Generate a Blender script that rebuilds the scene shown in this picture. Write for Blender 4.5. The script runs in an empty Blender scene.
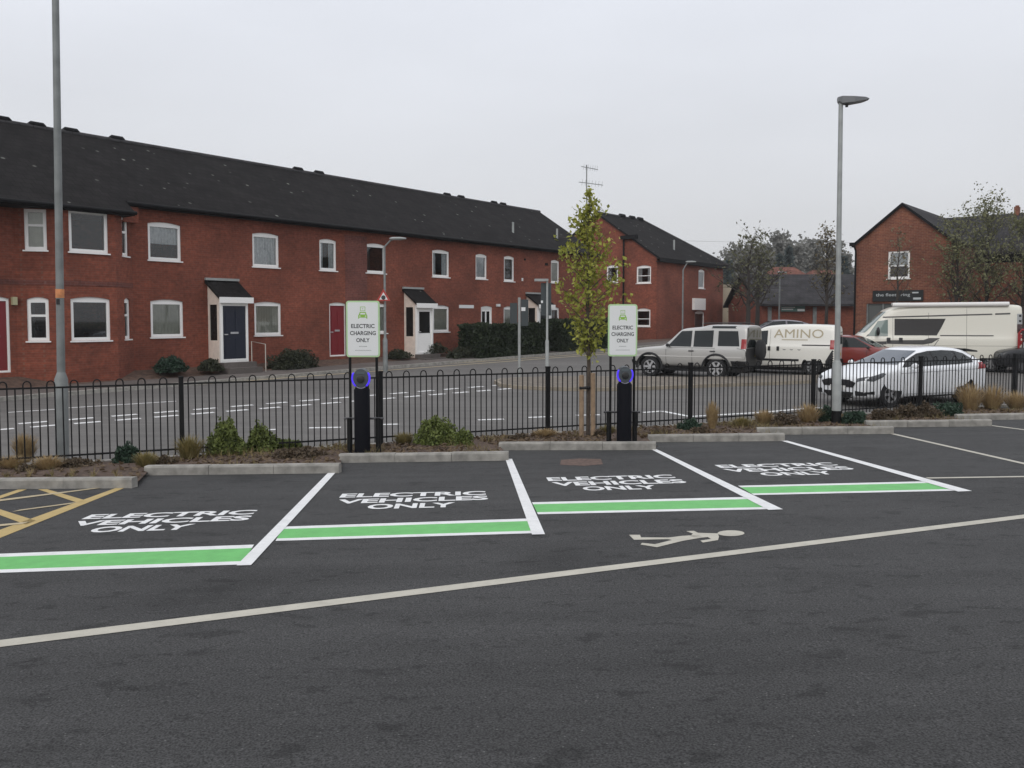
import bpy, bmesh, math, random
import numpy as np
from mathutils import Vector, Matrix, noise
from mathutils.bvhtree import BVHTree
from mathutils.geometry import tessellate_polygon
random.seed(7); RNG = np.random.default_rng(7)
scene = bpy.context.scene
COL = scene.collection
F, CX, PY, PITCH = 858.0, 512.0, 363.0, math.atan(45/858)   # focal length (px), principal point, pitch

# ------------------------------------------------------------------ camera geometry
def ray(u, v):
    a, b = (u-CX)/F, -(v-PY)/F
    c, s = math.cos(PITCH), math.sin(PITCH)
    return Vector((a, c+b*s, -s+b*c))
def hit(u, v, p0, n):
    d = ray(u, v); n = Vector(n)
    return d*(Vector(p0).dot(n)/d.dot(n))
H0, BX, CY = 1.65, .0199, -.0406
def park_z(x, y): return -H0+BX*x+CY*y
def road_z(x, y): return -2.66+.0165*y
def G(u, v, up=0.0):
    p = hit(u, v, (0, 0, -H0), (-BX, -CY, 1)); p.z += up; return p
def R(u, v, up=0.0):
    p = hit(u, v, (0, 0, -2.66), (0, -.0165, 1)); p.z += up; return p
def at(u, v, y):            # point at a known distance
    d = ray(u, v); return d*(y/d.y)

# ------------------------------------------------------------------ materials
MATS = {}
def mat(name, color=(.5, .5, .5), rough=.6, metal=0.0, spec=.5, var=0.0, scale=8.0, bump=0.0, bscale=60.0, coat=0.0, emit=None, detail=4.0):
    if name in MATS: return MATS[name]
    m = bpy.data.materials.new(name); m.use_nodes = True
    nt = m.node_tree; b = nt.nodes['Principled BSDF']; L = nt.links
    b.inputs['Base Color'].default_value = (*color, 1); b.inputs['Roughness'].default_value = rough
    b.inputs['Metallic'].default_value = metal; b.inputs['Specular IOR Level'].default_value = spec
    b.inputs['Coat Weight'].default_value = coat; b.inputs['Coat Roughness'].default_value = .05
    if emit: b.inputs['Emission Color'].default_value = (*emit[:3], 1); b.inputs['Emission Strength'].default_value = emit[3]
    if var or bump:
        tc = nt.nodes.new('ShaderNodeTexCoord')
    if var:
        n = nt.nodes.new('ShaderNodeTexNoise'); n.inputs['Scale'].default_value = scale; n.inputs['Detail'].default_value = detail
        L.new(tc.outputs['Object'], n.inputs['Vector'])
        r = nt.nodes.new('ShaderNodeValToRGB')
        r.color_ramp.elements[0].position = .3; r.color_ramp.elements[1].position = .7
        r.color_ramp.elements[0].color = (*[c*(1-var) for c in color], 1)
        r.color_ramp.elements[1].color = (*[min(1, c*(1+var)) for c in color], 1)
        L.new(n.outputs['Fac'], r.inputs['Fac']); L.new(r.outputs['Color'], b.inputs['Base Color'])
    if bump:
        n2 = nt.nodes.new('ShaderNodeTexNoise'); n2.inputs['Scale'].default_value = bscale; n2.inputs['Detail'].default_value = 3
        L.new(tc.outputs['Object'], n2.inputs['Vector'])
        bp = nt.nodes.new('ShaderNodeBump'); bp.inputs['Strength'].default_value = bump; bp.inputs['Distance'].default_value = .01
        L.new(n2.outputs['Fac'], bp.inputs['Height']); L.new(bp.outputs['Normal'], b.inputs['Normal'])
    MATS[name] = m; return m

def node(nt, t, **kw):
    n = nt.nodes.new(t)
    for k, v in kw.items():
        if k in n.inputs: n.inputs[k].default_value = v
        else: setattr(n, k, v)
    return n

def brick_mat(name, c1, c2, mortar, sx=1.0, soldier=False):
    m = bpy.data.materials.new(name); m.use_nodes = True; nt = m.node_tree; L = nt.links; b = nt.nodes['Principled BSDF']
    tc = node(nt, 'ShaderNodeTexCoord'); sp = node(nt, 'ShaderNodeSeparateXYZ'); L.new(tc.outputs['Object'], sp.inputs[0])
    ad = node(nt, 'ShaderNodeMath', operation='ADD'); L.new(sp.outputs['X'], ad.inputs[0]); L.new(sp.outputs['Y'], ad.inputs[1])
    cb = node(nt, 'ShaderNodeCombineXYZ'); L.new(ad.outputs[0], cb.inputs['X']); L.new(sp.outputs['Z'], cb.inputs['Y'])
    br = node(nt, 'ShaderNodeTexBrick', offset=.5)
    br.inputs['Scale'].default_value = 1; br.inputs['Brick Width'].default_value = .225; br.inputs['Row Height'].default_value = .075
    br.inputs['Mortar Size'].default_value = .006; br.inputs['Bias'].default_value = 0
    br.inputs['Color1'].default_value = (*c1, 1); br.inputs['Color2'].default_value = (*c2, 1); br.inputs['Mortar'].default_value = (*mortar, 1)
    L.new(cb.outputs[0], br.inputs['Vector'])
    n = node(nt, 'ShaderNodeTexNoise', Scale=.55, Detail=6.0, Roughness=.6); L.new(tc.outputs['Object'], n.inputs['Vector'])
    mr = node(nt, 'ShaderNodeMapRange'); mr.inputs['From Min'].default_value = .3; mr.inputs['From Max'].default_value = .7
    mr.inputs['To Min'].default_value = .66; mr.inputs['To Max'].default_value = 1.28; L.new(n.outputs['Fac'], mr.inputs['Value'])
    n3 = node(nt, 'ShaderNodeTexNoise', Scale=9.0, Detail=2.0); L.new(tc.outputs['Object'], n3.inputs['Vector'])
    mr3 = node(nt, 'ShaderNodeMapRange'); mr3.inputs['From Min'].default_value = .3; mr3.inputs['From Max'].default_value = .7
    mr3.inputs['To Min'].default_value = .8; mr3.inputs['To Max'].default_value = 1.2; L.new(n3.outputs['Fac'], mr3.inputs['Value'])
    mm = node(nt, 'ShaderNodeMath', operation='MULTIPLY'); L.new(mr.outputs[0], mm.inputs[0]); L.new(mr3.outputs[0], mm.inputs[1])
    vm = node(nt, 'ShaderNodeVectorMath', operation='SCALE'); L.new(br.outputs['Color'], vm.inputs[0]); L.new(mm.outputs[0], vm.inputs['Scale'])
    L.new(vm.outputs[0], b.inputs['Base Color']); b.inputs['Roughness'].default_value = .9
    bp = node(nt, 'ShaderNodeBump', Strength=.5, Distance=.006); bp.invert = True; L.new(br.outputs['Fac'], bp.inputs['Height']); L.new(bp.outputs[0], b.inputs['Normal'])
    MATS[name] = m; return m

def roof_mat(name, c, spots=True):
    m = bpy.data.materials.new(name); m.use_nodes = True; nt = m.node_tree; L = nt.links; b = nt.nodes['Principled BSDF']
    tc = node(nt, 'ShaderNodeTexCoord')
    sp = node(nt, 'ShaderNodeSeparateXYZ'); L.new(tc.outputs['Object'], sp.inputs[0])
    mz = node(nt, 'ShaderNodeMath', operation='MULTIPLY'); mz.inputs[1].default_value = 1.75; L.new(sp.outputs['Z'], mz.inputs[0])
    cb = node(nt, 'ShaderNodeCombineXYZ'); L.new(sp.outputs['X'], cb.inputs['X']); L.new(mz.outputs[0], cb.inputs['Y'])
    br = node(nt, 'ShaderNodeTexBrick', offset=.5); br.inputs['Scale'].default_value = 1
    br.inputs['Brick Width'].default_value = .3; br.inputs['Row Height'].default_value = .3; br.inputs['Mortar Size'].default_value = .018
    br.inputs['Color1'].default_value = (*[x*.88 for x in c], 1); br.inputs['Color2'].default_value = (*[x*1.15 for x in c], 1)
    br.inputs['Mortar'].default_value = (*[x*.75 for x in c], 1); L.new(cb.outputs[0], br.inputs['Vector'])
    n = node(nt, 'ShaderNodeTexNoise', Scale=1.3, Detail=7.0); L.new(tc.outputs['Object'], n.inputs['Vector'])
    mr = node(nt, 'ShaderNodeMapRange'); mr.inputs['From Min'].default_value = .3; mr.inputs['From Max'].default_value = .7
    mr.inputs['To Min'].default_value = .75; mr.inputs['To Max'].default_value = 1.3; L.new(n.outputs['Fac'], mr.inputs['Value'])
    vm = node(nt, 'ShaderNodeVectorMath', operation='SCALE'); L.new(br.outputs['Color'], vm.inputs[0]); L.new(mr.outputs[0], vm.inputs['Scale'])
    vo = node(nt, 'ShaderNodeTexVoronoi', Scale=1.6); L.new(tc.outputs['Object'], vo.inputs['Vector'])
    lt = node(nt, 'ShaderNodeMapRange'); lt.inputs['From Min'].default_value = .07; lt.inputs['From Max'].default_value = .13
    lt.inputs['To Min'].default_value = .8 if spots else 0; lt.inputs['To Max'].default_value = 0; L.new(vo.outputs['Distance'], lt.inputs['Value'])
    n5 = node(nt, 'ShaderNodeTexNoise', Scale=.35, Detail=2.0); L.new(tc.outputs['Object'], n5.inputs['Vector'])
    gt = node(nt, 'ShaderNodeMapRange'); gt.inputs['From Min'].default_value = .42; gt.inputs['From Max'].default_value = .55; L.new(n5.outputs['Fac'], gt.inputs['Value'])
    ml = node(nt, 'ShaderNodeMath', operation='MULTIPLY'); L.new(lt.outputs[0], ml.inputs[0]); L.new(gt.outputs[0], ml.inputs[1])
    mx = node(nt, 'ShaderNodeMix', data_type='RGBA'); L.new(ml.outputs[0], mx.inputs['Factor']); L.new(vm.outputs[0], mx.inputs['A']); mx.inputs['B'].default_value = (.24, .24, .22, 1)
    L.new(mx.outputs['Result'], b.inputs['Base Color']); b.inputs['Roughness'].default_value = .9; b.inputs['Specular IOR Level'].default_value = .1
    bp = node(nt, 'ShaderNodeBump', Strength=.6, Distance=.015); bp.invert = True; L.new(br.outputs['Fac'], bp.inputs['Height']); L.new(bp.outputs[0], b.inputs['Normal'])
    MATS[name] = m; return m

def asphalt_mat(name, c, patch=.35, fine=.5, tint=(1, 1, 1), stain=.5, spots=()):
    m = bpy.data.materials.new(name); m.use_nodes = True; nt = m.node_tree; L = nt.links; b = nt.nodes['Principled BSDF']
    tc = node(nt, 'ShaderNodeTexCoord')
    def nz(sc, det, lo, hi, a=.3, bb=.7, stretch=None):
        n = node(nt, 'ShaderNodeTexNoise', Scale=sc, Detail=det, Roughness=.6)
        if stretch:
            mp = node(nt, 'ShaderNodeMapping'); mp.inputs['Scale'].default_value = stretch; L.new(tc.outputs['Object'], mp.inputs['Vector']); L.new(mp.outputs[0], n.inputs['Vector'])
        else: L.new(tc.outputs['Object'], n.inputs['Vector'])
        r = node(nt, 'ShaderNodeMapRange'); r.inputs['From Min'].default_value = a; r.inputs['From Max'].default_value = bb
        r.inputs['To Min'].default_value = lo; r.inputs['To Max'].default_value = hi; L.new(n.outputs['Fac'], r.inputs['Value']); return r, n
    a, _ = nz(.35, 5, 1-patch*.6, 1+patch*.6); g, gn = nz(95, 3, 1-fine, 1+fine); k, _ = nz(2.2, 5, 1-stain*.25, 1.0, .30, .46)
    sw, _ = nz(.9, 4, .88, 1.10, .35, .65, (.3, 3.0, 1))
    kk, _ = nz(4.8, 5, 1-stain*.55, 1.0, .36, .425, (.75, 1.3, 1))
    outs = [a, g, k, sw, kk]; cur = outs[0].outputs[0]
    for o in outs[1:]:
        mm = node(nt, 'ShaderNodeMath', operation='MULTIPLY'); L.new(cur, mm.inputs[0]); L.new(o.outputs[0], mm.inputs[1]); cur = mm.outputs[0]
    if spots:                                   # old oil drips
        ns = node(nt, 'ShaderNodeTexNoise', Scale=3.5, Detail=5.0); L.new(tc.outputs['Object'], ns.inputs['Vector'])
    for sp_, rad in spots:
        ds = node(nt, 'ShaderNodeVectorMath', operation='DISTANCE'); L.new(tc.outputs['Object'], ds.inputs[0]); ds.inputs[1].default_value = tuple(sp_)
        ad = node(nt, 'ShaderNodeMath', operation='MULTIPLY_ADD'); L.new(ns.outputs['Fac'], ad.inputs[0]); ad.inputs[1].default_value = rad*1.6; L.new(ds.outputs['Value'], ad.inputs[2])
        mq = node(nt, 'ShaderNodeMapRange'); mq.inputs['From Min'].default_value = rad*.6; mq.inputs['From Max'].default_value = rad*1.7; mq.inputs['To Min'].default_value = .62; mq.inputs['To Max'].default_value = 1.0; L.new(ad.outputs[0], mq.inputs['Value'])
        mm = node(nt, 'ShaderNodeMath', operation='MULTIPLY'); L.new(cur, mm.inputs[0]); L.new(mq.outputs[0], mm.inputs[1]); cur = mm.outputs[0]
    vm = node(nt, 'ShaderNodeVectorMath', operation='SCALE'); vm.inputs[0].default_value = tuple(x*y for x, y in zip(c, tint)); L.new(cur, vm.inputs['Scale'])
    # pale grit chips
    vo = node(nt, 'ShaderNodeTexVoronoi', Scale=17.0); L.new(tc.outputs['Object'], vo.inputs['Vector'])
    lt = node(nt, 'ShaderNodeMapRange'); lt.inputs['From Min'].default_value = .05; lt.inputs['From Max'].default_value = .1; lt.inputs['To Min'].default_value = .6; lt.inputs['To Max'].default_value = 0
    L.new(vo.outputs['Distance'], lt.inputs['Value'])
    mx = node(nt, 'ShaderNodeMix', data_type='RGBA'); L.new(lt.outputs[0], mx.inputs['Factor']); L.new(vm.outputs[0], mx.inputs['A']); mx.inputs['B'].default_value = (.2, .2, .19, 1)
    L.new(mx.outputs['Result'], b.inputs['Base Color']); b.inputs['Roughness'].default_value = .85; b.inputs['Specular IOR Level'].default_value = .25
    bp = node(nt, 'ShaderNodeBump', Strength=.35, Distance=.006); L.new(gn.outputs['Fac'], bp.inputs['Height']); L.new(bp.outputs[0], b.inputs['Normal'])
    MATS[name] = m; return m

def paint_mat(name, c, wear=.25):
    m = bpy.data.materials.new(name); m.use_nodes = True; nt = m.node_tree; L = nt.links; b = nt.nodes['Principled BSDF']
    tc = node(nt, 'ShaderNodeTexCoord'); n = node(nt, 'ShaderNodeTexNoise', Scale=5.0, Detail=8.0, Roughness=.75); L.new(tc.outputs['Object'], n.inputs['Vector'])
    mr = node(nt, 'ShaderNodeMapRange'); mr.inputs['From Min'].default_value = .3; mr.inputs['From Max'].default_value = .62; mr.inputs['To Min'].default_value = 1-wear; mr.inputs['To Max'].default_value = 1.0
    L.new(n.outputs['Fac'], mr.inputs['Value']); vm = node(nt, 'ShaderNodeVectorMath', operation='SCALE'); vm.inputs[0].default_value = c; L.new(mr.outputs[0], vm.inputs['Scale'])
    n2 = node(nt, 'ShaderNodeTexNoise', Scale=55.0, Detail=3.0); L.new(tc.outputs['Object'], n2.inputs['Vector'])
    g = node(nt, 'ShaderNodeMapRange'); g.inputs['From Min'].default_value = .66; g.inputs['From Max'].default_value = .74; g.inputs['To Max'].default_value = wear*1.6; L.new(n2.outputs['Fac'], g.inputs['Value'])
    mx = node(nt, 'ShaderNodeMix', data_type='RGBA'); L.new(g.outputs[0], mx.inputs['Factor']); L.new(vm.outputs[0], mx.inputs['A']); mx.inputs['B'].default_value = (.08, .08, .08, 1)
    L.new(mx.outputs['Result'], b.inputs['Base Color']); b.inputs['Roughness'].default_value = .6
    MATS[name] = m; return m

def leaf_mat(name, c1, c2, scale=3.0):
    m = bpy.data.materials.new(name); m.use_nodes = True; nt = m.node_tree; L = nt.links; b = nt.nodes['Principled BSDF']; out = nt.nodes['Material Output']
    tc = node(nt, 'ShaderNodeTexCoord'); n = node(nt, 'ShaderNodeTexNoise', Scale=scale, Detail=5.0, Roughness=.8); L.new(tc.outputs['Object'], n.inputs['Vector'])
    r = node(nt, 'ShaderNodeValToRGB'); r.color_ramp.elements[0].position = .35; r.color_ramp.elements[1].position = .65
    r.color_ramp.elements[0].color = (*c1, 1); r.color_ramp.elements[1].color = (*c2, 1); L.new(n.outputs['Fac'], r.inputs['Fac'])
    L.new(r.outputs[0], b.inputs['Base Color']); b.inputs['Roughness'].default_value = .6; b.inputs['Specular IOR Level'].default_value = .25
    tr = node(nt, 'ShaderNodeBsdfTranslucent'); L.new(r.outputs[0], tr.inputs['Color'])
    mx = node(nt, 'ShaderNodeMixShader', Fac=.25); L.new(b.outputs[0], mx.inputs[1]); L.new(tr.outputs[0], mx.inputs[2]); L.new(mx.outputs[0], out.inputs['Surface'])
    MATS[name] = m; return m

def glass_mat(name, tint=(.96, .98, .98)):
    m = bpy.data.materials.new(name); m.use_nodes = True; nt = m.node_tree; L = nt.links
    nt.nodes.remove(nt.nodes['Principled BSDF']); out = nt.nodes['Material Output']
    t = node(nt, 'ShaderNodeBsdfTransparent'); t.inputs['Color'].default_value = (*tint, 1)
    g = node(nt, 'ShaderNodeBsdfGlossy'); g.inputs['Roughness'].default_value = .03
    fr = node(nt, 'ShaderNodeFresnel', IOR=1.95); mx = node(nt, 'ShaderNodeMixShader')
    L.new(fr.outputs[0], mx.inputs[0]); L.new(t.outputs[0], mx.inputs[1]); L.new(g.outputs[0], mx.inputs[2]); L.new(mx.outputs[0], out.inputs['Surface'])
    MATS[name] = m; return m

BRICK = brick_mat('red_brick', (.236, .063, .035), (.180, .048, .028), (.19, .082, .054))
BRICK_DARK = brick_mat('dark_brick_band', (.17, .055, .04), (.13, .042, .032), (.16, .08, .065))
BRICK_ORANGE = brick_mat('orange_brick', (.222, .079, .043), (.158, .053, .033), (.24, .145, .105))
ROOF = roof_mat('dark_roof_tile', (.0165, .0150, .0150))
ROOF_SLATE = roof_mat('grey_slate', (.042, .040, .042), False)
ROOF_RED = roof_mat('red_clay_tile', (.17, .075, .058), False)
ASPH = asphalt_mat('car_park_asphalt', (.0545, .054, .0535), patch=.2, fine=.75, stain=.6, spots=[(G(262, 478), .75), (G(230, 478), .5), (G(560, 560), .5), (G(225, 588), .45), (G(180, 597), .35), (G(860, 448), .4)])
ROADM = asphalt_mat('road_asphalt', (.148, .141, .133), patch=.2, fine=.3, stain=.15)
PAVE = asphalt_mat('pavement_tarmac', (.135, .118, .108), patch=.3, fine=.3, stain=.2)
WHITE_P = paint_mat('white_road_paint', (.82, .82, .81), .18)
CREAM_P = paint_mat('cream_road_paint', (.53, .50, .42), .22)
YELLOW_P = paint_mat('yellow_road_paint', (.52, .38, .15), .22)
PALEYEL_P = paint_mat('pale_yellow_road_paint', (.52, .43, .27), .3)
GREEN_P = paint_mat('green_road_paint', (.155, .52, .145), .2)
UPVC = mat('white_upvc', (.92, .91, .88), .4)
CREAMW = mat('cream_boarding', (.80, .70, .61), .6, var=.08, scale=6)
GLASS = glass_mat('window_glass')
DARKGL = mat('car_glass', (.010, .013, .013), .05, spec=.45)
SCREEN = mat('sky_tinted_windscreen', (.055, .072, .095), .03, spec=1.0)  # blue of the reflected sky is mixed into the base colour
BLACKM = mat('black_painted_steel', (.006, .006, .0065), .6, spec=.25)
FASCIA = mat('black_fascia', (.008, .008, .009), .75, spec=.2)
GALV = mat('galvanised_steel', (.34, .355, .345), .55, metal=.15, var=.14, scale=5)
GALV_D = mat('weathered_grey_steel', (.22, .232, .228), .6, metal=.2, var=.2, scale=4)
CONC = mat('kerb_concrete', (.285, .272, .245), .9, var=.28, scale=7, bump=.5, bscale=90, detail=8)
SOIL = mat('bark_soil', (.088, .057, .041), .95, var=.5, scale=14, bump=1.0, bscale=60, detail=8)
RUBBER = mat('tyre_rubber', (.016, .016, .017), .8)
RIM = mat('alloy_rim', (.55, .55, .56), .35, metal=.6)
BLACKP = mat('black_plastic', (.014, .014, .015), .5)
REDL = mat('red_lamp_lens', (.30, .016, .018), .2)
CLEARL = mat('clear_lamp_lens', (.55, .57, .58), .12, spec=.8)
LAMPDARK = mat('dark_headlamp_lens', (.07, .075, .08), .1, spec=.8)
NET = mat('net_curtain', (.88, .90, .92), .9, var=.12, scale=10)
BLIND = mat('grey_green_blind', (.60, .60, .52), .9, var=.08, scale=5)
CURT = mat('dark_curtain', (.07, .065, .06), .9)
BARK = mat('tree_bark', (.085, .066, .052), .95, var=.3, scale=20)
BARK_D = mat('dark_tree_bark', (.045, .037, .032), .95, var=.3, scale=20)
TIMBER = mat('tan_timber_stake', (.30, .21, .135), .8, var=.2, scale=12)
REDDOOR = mat('dark_red_door', (.20, .015, .021), .35)
BLUEDOOR = mat('navy_blue_door', (.007, .011, .026), .35)
SIGNW = mat('white_sign_face', (.76, .77, .76), .45)
SIGNG = mat('pale_green_sign_edge', (.46, .66, .36), .45)
LETTER = mat('dark_grey_lettering', (.035, .04, .042), .6)
ICON = mat('lime_green_icon', (.26, .50, .06), .5)
GLOW = mat('blue_glowing_ring', (.05, .03, .5), .4, emit=(.05, .02, .62, 1.0))

# ------------------------------------------------------------------ mesh helpers
class MB:
    def __init__(s): s.v = []; s.f = []; s.m = []
    def add(s, vs, fs, mi=0):
        o = len(s.v); s.v += [tuple(v) for v in vs]; s.f += [tuple(i+o for i in f) for f in fs]; s.m += [mi]*len(fs)
    def box(s, c, d, mi=0, rz=0.0, mtx=None):
        x, y, z = d[0]/2, d[1]/2, d[2]/2
        vs = [Vector((a, b, e)) for a in (-x, x) for b in (-y, y) for e in (-z, z)]
        M = Matrix.Rotation(rz, 3, 'Z') if mtx is None else mtx
        s.add([M @ v+Vector(c) for v in vs], [(0, 1, 3, 2), (4, 6, 7, 5), (0, 4, 5, 1), (2, 3, 7, 6), (0, 2, 6, 4), (1, 5, 7, 3)], mi)
    def box2(s, a, b, mi=0):
        s.box([(i+j)/2 for i, j in zip(a, b)], [abs(j-i) for i, j in zip(a, b)], mi)
    def tube(s, pts, r, n=8, mi=0, caps=True):
        pts = [Vector(p) for p in pts]; rs = r if isinstance(r, (list, tuple)) else [r]*len(pts)
        rings = []; prev = None
        for i, p in enumerate(pts):
            t = (pts[min(i+1, len(pts)-1)]-pts[max(i-1, 0)]).normalized()
            if prev is None: a = t.orthogonal().normalized()
            else:
                a = (prev-t*prev.dot(t)); a = a.normalized() if a.length > 1e-6 else t.orthogonal().normalized()
            prev = a; b = t.cross(a)
            rings.append([p+(a*math.cos(k*2*math.pi/n)+b*math.sin(k*2*math.pi/n))*rs[i] for k in range(n)])
        vs = [v for q in rings for v in q]; fs = []
        for i in range(len(rings)-1):
            for k in range(n):
                fs.append((i*n+k, i*n+(k+1) % n, (i+1)*n+(k+1) % n, (i+1)*n+k))
        if caps: fs += [tuple(range(n))[::-1], tuple((len(rings)-1)*n+k for k in range(n))]
        s.add(vs, fs, mi)
    def prism(s, poly, a, b, fn, mi=0):      # polygon swept from depth a to b; fn maps (x, depth, y) to 3D
        n = len(poly); vs = [fn(x, a, y) for x, y in poly]+[fn(x, b, y) for x, y in poly]
        fs = [tuple(range(n)), tuple(range(2*n-1, n-1, -1))]+[(i, i+n, (i+1) % n+n, (i+1) % n) for i in range(n)]
        s.add(vs, fs, mi)
    def lathe(s, prof, fn, n=24, mi=0):      # prof (r, h); fn maps (x, y, h)
        vs = []; fs = []
        for r, h in prof:
            for k in range(n): vs.append(fn(r*math.cos(2*math.pi*k/n), r*math.sin(2*math.pi*k/n), h))
        for i in range(len(prof)-1):
            for k in range(n): fs.append((i*n+k, i*n+(k+1) % n, (i+1)*n+(k+1) % n, (i+1)*n+k))
        fs += [tuple(range(n)), tuple((len(prof)-1)*n+k for k in range(n))[::-1]]
        s.add(vs, fs, mi)
    def build(s, name, mats, parent=None, smooth=False, fix=True):
        me = bpy.data.meshes.new(name); me.from_pydata(s.v, [], s.f)
        for m in (mats if isinstance(mats, (list, tuple)) else [mats]): me.materials.append(m)
        me.polygons.foreach_set('material_index', s.m)
        if fix:
            bm = bmesh.new(); bm.from_mesh(me); bmesh.ops.recalc_face_normals(bm, faces=bm.faces); bm.to_mesh(me); bm.free()
        if smooth:
            me.polygons.foreach_set('use_smooth', [True]*len(me.polygons)); me.set_sharp_from_angle(angle=math.radians(40))
        me.update(); return link(name, me, parent)
def link(name, me, parent=None):
    o = bpy.data.objects.new(name, me); COL.objects.link(o)
    if parent: o.parent = parent
    return o
def empty(name, loc=(0, 0, 0), rz=0.0, parent=None):
    o = bpy.data.objects.new(name, None); COL.objects.link(o); o.location = loc; o.rotation_euler.z = rz; o.empty_display_size = .2
    if parent: o.parent = parent
    return o
def tag(o, label=None, cat=None, group=None, kind=None):
    if label: o['label'] = label
    if cat: o['category'] = cat
    if group: o['group'] = group
    if kind: o['kind'] = kind
    return o
def sub(parent, name, mb, mats, smooth=False): return mb.build(name, mats, parent, smooth)
def copy_tree(o, parent=None):
    c = o.copy(); COL.objects.link(c)
    if parent: c.parent = parent
    for ch in list(o.children): copy_tree(ch, c)
    return c

def sheet(outer, holes, depth):
    """2D outline with holes, as a slab: list of verts (x, y, z) with z 0..depth, and faces."""
    cu = bpy.data.curves.new('tmp', 'CURVE'); cu.dimensions = '2D'; cu.fill_mode = 'BOTH'; cu.extrude = depth/2
    for poly in [outer]+holes:
        sp = cu.splines.new('POLY'); sp.points.add(len(poly)-1); sp.use_cyclic_u = True
        for p, (x, y) in zip(sp.points, poly): p.co = (x, y, 0, 1)
    o = bpy.data.objects.new('tmp', cu); me = bpy.data.meshes.new_from_object(o)
    vs = [(v.co.x, v.co.y, v.co.z+depth/2) for v in me.vertices]; fs = [tuple(p.vertices) for p in me.polygons]
    bpy.data.objects.remove(o); bpy.data.curves.remove(cu); bpy.data.meshes.remove(me)
    return vs, fs
def text(body, size=1.0, bold=0.0, width=None, height=None, extrude=0.0, space=1.0):
    """Lettering as verts and faces in XY, centred; scaled to WIDTH and HEIGHT when given."""
    cu = bpy.data.curves.new('tmp', 'FONT'); cu.body = body; cu.size = size; cu.offset = bold; cu.align_x = 'CENTER'; cu.extrude = extrude
    cu.resolution_u = 3; cu.space_character = space
    o = bpy.data.objects.new('tmp', cu); me = bpy.data.meshes.new_from_object(o)
    vs = [v.co.copy() for v in me.vertices]; fs = [tuple(p.vertices) for p in me.polygons]
    bpy.data.objects.remove(o); bpy.data.curves.remove(cu); bpy.data.meshes.remove(me)
    x0, x1 = min(v.x for v in vs), max(v.x for v in vs); y0, y1 = min(v.y for v in vs), max(v.y for v in vs)
    sx = width/(x1-x0) if width else 1; sy = height/(y1-y0) if height else sx
    return [Vector(((v.x-(x0+x1)/2)*sx, (v.y-y0)*sy, v.z)) for v in vs], fs

def structure(o, label=None, cat=None): return tag(o, label, cat, kind='structure')

# ------------------------------------------------------------------ world, light, camera
w = bpy.data.worlds.new('World'); scene.world = w; w.use_nodes = True; nt = w.node_tree; L = nt.links
bg = nt.nodes['Background']; wo = nt.nodes['World Output']
sky = node(nt, 'ShaderNodeTexSky', sky_type='NISHITA', sun_disc=False); sky.sun_elevation = math.radians(36); sky.sun_rotation = math.radians(200)
sky.air_density = 1; sky.dust_density = 4
L.new(sky.outputs[0], bg.inputs['Color']); bg.inputs['Strength'].default_value = .06
tc = node(nt, 'ShaderNodeTexCoord'); sx = node(nt, 'ShaderNodeSeparateXYZ'); L.new(tc.outputs['Generated'], sx.inputs[0])
rp = node(nt, 'ShaderNodeValToRGB'); e = rp.color_ramp.elements
e[0].position = 0.0; e[0].color = (.640, .648, .675, 1); e[1].position = 1.0; e[1].color = (1.04, 1.06, 1.12, 1)
k = e.new(.10); k.color = (.700, .710, .735, 1); k = e.new(.40); k.color = (.87, .905, .985, 1)
L.new(sx.outputs['Z'], rp.inputs['Fac'])
mp = node(nt, 'ShaderNodeMapping'); mp.inputs['Scale'].default_value = (1, 1, 3.5); L.new(tc.outputs['Generated'], mp.inputs['Vector'])
cl = node(nt, 'ShaderNodeTexNoise', Scale=1.7, Detail=5.0, Roughness=.5); L.new(mp.outputs[0], cl.inputs['Vector'])
cm = node(nt, 'ShaderNodeMapRange'); cm.inputs['From Min'].default_value = .3; cm.inputs['From Max'].default_value = .7; cm.inputs['To Min'].default_value = .96; cm.inputs['To Max'].default_value = 1.075
L.new(cl.outputs['Fac'], cm.inputs['Value'])
vs_ = node(nt, 'ShaderNodeVectorMath', operation='SCALE'); L.new(rp.outputs['Color'], vs_.inputs[0]); L.new(cm.outputs[0], vs_.inputs['Scale'])
bg2 = node(nt, 'ShaderNodeBackground'); L.new(vs_.outputs[0], bg2.inputs['Color']); bg2.inputs['Strength'].default_value = 1.0
mxs = node(nt, 'ShaderNodeMixShader', Fac=.93); L.new(bg.outputs[0], mxs.inputs[1]); L.new(bg2.outputs[0], mxs.inputs[2]); L.new(mxs.outputs[0], wo.inputs['Surface'])
sl = bpy.data.lights.new('sun', 'SUN'); sl.energy = .85; sl.angle = math.radians(35); sl.color = (1, .97, .93)
so = bpy.data.objects.new('sun', sl); COL.objects.link(so)
az = math.radians(200); el = math.radians(36)
so.rotation_euler = Vector((math.sin(az)*math.cos(el), math.cos(az)*math.cos(el), math.sin(el))).to_track_quat('Z', 'Y').to_euler()
cd = bpy.data.cameras.new('camera'); co = bpy.data.objects.new('camera', cd); COL.objects.link(co); scene.camera = co
cd.sensor_width = 36; cd.lens = F/1024*36; cd.shift_y = (PY-384)/1024; cd.clip_end = 6000; cd.clip_start = .05
co.rotation_euler = (math.pi/2-PITCH, 0, 0)
scene.view_settings.view_transform = 'Standard'; scene.view_settings.look = 'None'; scene.view_settings.exposure = 0; scene.view_settings.gamma = 1
scene.render.engine = 'CYCLES'; scene.cycles.max_bounces = 6; scene.cycles.transparent_max_bounces = 12; scene.cycles.use_denoising = True

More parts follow.
